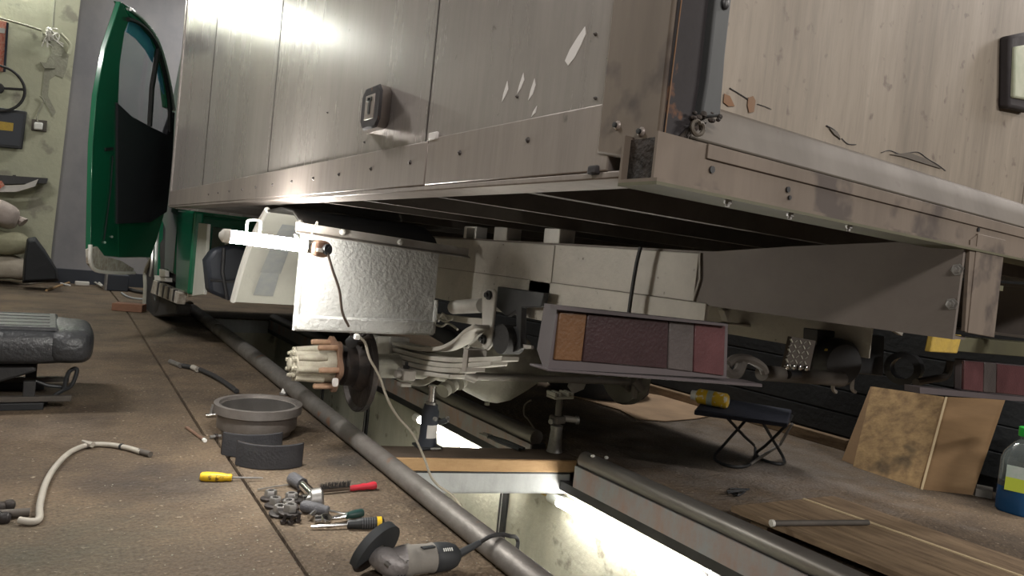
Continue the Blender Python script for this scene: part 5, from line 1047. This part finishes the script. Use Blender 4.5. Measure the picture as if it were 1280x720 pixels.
# clutter under and before the open door
fl_ = lambda l, z=0.01: smooth_path([at(u, v, z=z) for u, v in l], 4)
whole(MB().tube(fl_(((58, 363), (75, 357), (95, 351), (112, 352))), .012, 6), 'thin_stick', 'timber', 'thin pale stick lying on the floor below the open door', 'stick')
whole(MB().tube(fl_(((88, 347), (101, 345), (115, 351), (128, 358), (122, 352), (108, 347)), .030), .010, 6), 'loose_cable', 'cable_w', 'loose white cable loops on the floor behind the thin stick', 'cable')
whole(MB(Matrix.Translation(at(104, 354, z=0.025))).box(-.08, .06, -.04, .04, -.025, .02), 'power_adapter', 'cable_w', 'pale power adapter lying in the loose cables', 'adapter', bevel=.008)
whole(MB().tube(fl_(((-10, 352), (12, 352), (30, 355), (60, 352), (85, 351))), .007, 6), 'floor_cord', 'cable_g', 'thin beige cord along the floor in front of the sacks', 'cord')
q = at(146, 364, z=0); bb = thing('small_crate', 'small dark blue box on the floor beneath the open door', 'box', q)
MB(Matrix.Translation(q)).box(-.10, .11, 0, .2, 0, .18).build('box_body', 'blueblack', bb, .01)
MB(Matrix.Translation(q)).box(-.115, -.095, -.005, .2, 0, .19).build('box_side', 'steel', bb, .004)
whole(MB().tube(fl_(((152, 366), (158, 370), (168, 373), (181, 374)), .011), .010, 6), 'light_blue_cable', 'channel', 'light bluish cable on the floor before the small dark box', 'cable')
whole(MB().tube(fl_(((160, 361), (170, 364), (182, 366)), .021), .02, 6), 'black_hose', 'rubber', 'short black hose beside the light bluish cable', 'hose')
a, b = at(139, 388, z=0.0), at(177, 391, z=0.0); d = (b - a).normalized(); n_ = Vector((-d.y, d.x, 0))
whole(MB().prism([a, b, b + n_ * .14, a + n_ * .14], (0, 0, .065)), 'short_plank', 'brick', 'short reddish plank wedged by the front wheel', 'plank', bevel=.004)
a = at(228, 388, z=0.0); whole(MB(Matrix.Translation(a)).box(-.09, .09, 0, .16, 0, .08), 'wood_chock', 'plank', 'small wooden chock behind the front wheel', 'chock', bevel=.006)

# ================================================================ RIGHT OF THE PIT
# low platform of planks on two battens
P0, P1, P2 = at(914, 632, z=0.06), at(1036, 620, z=0.06), at(1240, 790, z=0.06)
ex = (P1 - P0).normalized(); ey = Vector((0.06, -1, 0)).normalized()
pt0 = P0.copy(); pt0.z = 0
t = thing('plank_platform', 'low platform of worn planks on the floor right of the pit', 'platform', pt0)
u0 = 0.0
for wd in (0.155, 0.175, 0.014, 0.15):
    a = P0 + ex * u0; a.z = .04; e = a + ey * 1.15
    if wd < .05: MB().prism([a, a + ex * (wd - .004), e + ex * (wd - .004), e], (0, 0, .022)).build('plank', 'ply_edge' if wd < .04 else 'plank', t, .001)
    else: MB().prism([a, a + ex * (wd - .004), e + ex * (wd - .004), e], (0, 0, .020)).build('plank', 'plank', t, .002)
    u0 += wd
for s in (0.05, 0.60, 1.02):
    a = P0 + ey * s; a.z = 0.0; MB().prism([a + ex * .03, a + ex * .49, a + ex * .49 + ey * .06, a + ex * .03 + ey * .06], (0, 0, .040)).build('batten', 'plank', t, .002)
t = thing('steel_rod', 'grey steel rod lying across the plank platform', 'rod', at(1020, 655, z=.06))
MB().tube([at(966, 654, z=.0712), at(1085, 653, z=.0712)], 0.0085, 10).build('rod_body', 'bearer', t)
MB().tube([at(963.5, 654, z=.0712), at(967, 654, z=.0712)], 0.0105, 10).build('rod_tip', 'cable_w', t)
wb2 = MB()
rr_ = random.Random(9)
for k in range(5): wb2.tube(smooth_path([at(905 + rr_.uniform(0, 34), 614 + rr_.uniform(-3, 6), z=.006 + .012 * rr_.random()) for j in range(4)], 4), .0028, 5)
whole(wb2, 'wire_coil', 'blackp', 'small tangle of dark wire at the platform end', 'wire')
for u, v, lab in ((741, 570, 'tiny white crumb of plastic on the rail beside the screw jack'), (758, 572, 'tiny white bead on the rail beyond the plastic crumb')):
    whole(MB().ball(at(u, v, z=0.055) , .008, .007, .006, 8, 6, .7), 'plastic_crumb', 'whitep', lab, 'scrap')
tw = smooth_path([at(u, v, z=z) for u, v, z in ((664, 500, .12), (656, 506, .09), (655, 518, .06), (660, 524, .05), (668, 536, .05))], 4)
whole(MB().tube(tw, .004, 6), 'twisted_wire', 'cable_g', 'short twisted wire standing on the rail under the differential', 'wire')
# folding stool and spray can
def stool():
    t = thing('folding_stool', 'low folding stool with navy canvas seat beyond the pit', 'stool', (2.62, 1.98, 0))
    c = [at(u, v, z=0.235) for u, v in ((868, 512), (985, 528), (990, 512), (884, 494))]
    MB().prism(c, (0, 0, -0.022)).build('canvas_seat', 'navy', t, .006)
    for l in (((905, 518, .22), (930, 545, .1), (944, 560, .03), (938, 580, .01), (915, 583, .01), (893, 573, .01), (905, 556, .05), (928, 530, .16), (936, 520, .22)),
              ((950, 522, .22), (965, 548, .1), (980, 574, .01), (975, 580, .01), (952, 574, .01), (946, 566, .02), (958, 556, .08), (982, 532, .2), (990, 520, .22))):
        MB().tube(smooth_path([at(*p[:2], z=p[2]) for p in l], 4), .0065, 8).build('leg_frame', 'blackp', t)
    MB().tube([at(938, 580, z=.012), at(975, 556, z=.06), at(990, 530, z=.2)], .0065, 8).build('leg_brace', 'steel', t)
stool()
a, b = at(868, 494, z=.268), at(910, 502, z=.268); d = (b - a).normalized()
t = thing('spray_can', 'yellow spray can lying on the folding stool', 'can', (a + b) / 2)
MB().tube([a + d * .012, a + d * .02, b - d * .008, b], [.024, .032, .032, .026], 18).build('can_body', 'can_yellow', t)
MB().tube([a - d * .012, a + d * .014], [.020, .023], 14).build('can_cap', 'whitep', t)
MB().tube([(a + b) / 2 + d * -.012, (a + b) / 2 + d * .012], .0325, 18).build('can_label', 'label_w', t)
# boards leaning on the wall
def board(name, m, label, bl, br, tr_, tl_, th, dx, edge=None):
    A = at(*bl, z=0.0); B_ = at(*br, z=0.0); wx = dx
    D = at(*tl_, x=wx); E_ = at(*tr_, x=wx)
    t = thing(name, label, 'board', A)
    n_ = (B_ - A).cross(D - A).normalized()
    if n_.dot(CAM - A) > 0: n_ = -n_
    MB().prism([A, B_, E_, D], n_ * th).build('board_sheet', m, t, .001)
    return t, A, B_, E_, D, n_
board('leaning_board', 'ply', 'brown narrow board behind the strand board, leaning on the dark wall', (1052, 575), (1072, 583), (1110, 486), (1088, 483), .018, 3.36)
t, A, B_, E_, D, n_ = board('strand_board', 'osb', 'mottled strand board sheet leaning on the dark wall', (1066, 583), (1149, 611), (1180, 496), (1090, 483), .012, 3.35)
t, A, B_, E_, D, n_ = board('plywood_sheet', 'ply', 'smooth brown plywood sheet with a pale edge leaning on the wall', (1150.5, 611.5), (1216, 619), (1257, 499), (1181.5, 496), .012, 3.325)
MB().prism([A - Vector((0, 0, 0)), A + Vector((0, -.009, 0)), D + Vector((0, -.009, 0)), D], n_ * -.002).build('pale_edge', 'ply_edge', t)
whole(MB().prism([at(u, v, z=0) for u, v in ((1220, 614), (1240, 618), (1240, 624), (1219, 620))], (0, 0, .03)), 'grey_block', 'strip', 'flat grey block on the floor between plywood and bottle', 'block')
# jug of blue fluid
def jug():
    q = at(1268, 640, z=0); x, y = q.x + .03, q.y
    t = thing('fluid_jug', 'clear plastic jug of blue fluid with a green cap', 'jug', (x, y, 0))
    J = lambda: MB(Matrix.Translation((x, y, 0)))
    def sq(r, z, k=.55):
        sg = lambda v: math.copysign(abs(v) ** k, v); return [(r * sg(math.cos(a)), r * .75 * sg(math.sin(a)), z) for a in [2 * PI * i / 24 for i in range(24)]]
    J().rings([sq(r, z) for r, z in ((.085, .098), (.085, .20), (.075, .23), (.045, .265), (.026, .28), (.024, .30))]).build('jug_body', 'bottle', t)
    J().rings([sq(r, z) for r, z in ((.078, 0), (.085, .01), (.085, .098))]).build('blue_fluid', 'bluewater', t)
    J().lathe([(.029, .292), (.030, .30), (.030, .325), (.026, .328), (0, .328)], n=20).build('cap', 'green_cap', t)
    n_ = (CAM - Vector((x, y, .2))); n_.z = 0; n_.normalize(); s_ = Vector((-n_.y, n_.x, 0)); o = Vector((x, y, 0)) + n_ * .088
    MB().prism([o - s_ * .05 + Vector((0, 0, .09)), o + s_ * .05 + Vector((0, 0, .09)), o + s_ * .05 + Vector((0, 0, .14)), o - s_ * .05 + Vector((0, 0, .14))], n_ * .002).build('yellow_label', 'label_y', t)
    MB().prism([o - s_ * .05 + Vector((0, 0, .14)), o + s_ * .05 + Vector((0, 0, .14)), o + s_ * .05 + Vector((0, 0, .185)), o - s_ * .05 + Vector((0, 0, .185))], n_ * .002).build('white_label', 'label_w', t)
    for k in range(7): MB().box(o.x + s_.x * .058 - .003, o.x + s_.x * .058 + .003, o.y + s_.y * .058 - .003, o.y + s_.y * .058, .07 + .02 * k, .076 + .02 * k).build('gauge_mark', 'whitep', t)
jug()
# cardboard and the tyre beyond the axle
cb = [at(u, v, z=.004) for u, v in ((686, 489), (720, 497), (775, 513), (795, 524), (832, 527), (868, 524), (900, 518), (860, 500), (780, 488), (720, 484))]
whole(MB().prism(cb, (0, 0, .004)), 'cardboard_sheet', 'cardboard', 'brown cardboard sheet lying on the floor by the dark wall', 'cardboard')
tt = thing('spare_tyre', 'black tyre lying flat on the floor beyond the screw jack', 'tyre', (2.92, 3.3, 0))
MB(Matrix.Translation((2.92, 3.3, 0.009))).lathe([(.17, .02), (.20, .0), (.29, .0), (.315, .03), (.315, .10), (.29, .13), (.20, .13), (.17, .11)], n=40, closed=True).build('tyre_body', 'rubber', tt)
for u in (718, 723, 745): 
    q = at(u, 506, x=None, z=.08); MB().box(q.x - .006, q.x + .006, q.y - .004, q.y + .004, .075, .10).build('white_mark', 'paper', tt) if False else None
# grit and chips scattered on the floor: nobody could count them
R.seed(11); g_ = MB()
for k in range(330):
    u, v = R.uniform(100, 640), R.uniform(470, 719)
    if R.random() < .55: u, v = R.gauss(440, 90), R.gauss(640, 45)
    q = at(u, v, z=0)
    if (q - Vector((.68, 2.35, 0))).length < .2 or (q.y < 2.15 and q.y > 1.75 and q.x > .55 and q.x < .95) or q.x > 0.955 or q.y > 4 or q.y < .6 or (q - Vector((.72, 2.8, 0))).length < .3: continue
    s = R.uniform(.0009, .0026) * (1 + 1.2 * (R.random() < .06)); g_.ball((q.x, q.y, s * .3), s, s * R.uniform(.6, 1.2), s * .6, 5, 3)
o = g_.build('floor_grit', 'bare_plaster'); o['kind'] = 'stuff'; o['label'] = 'pale grit and metal chips scattered over the concrete floor'
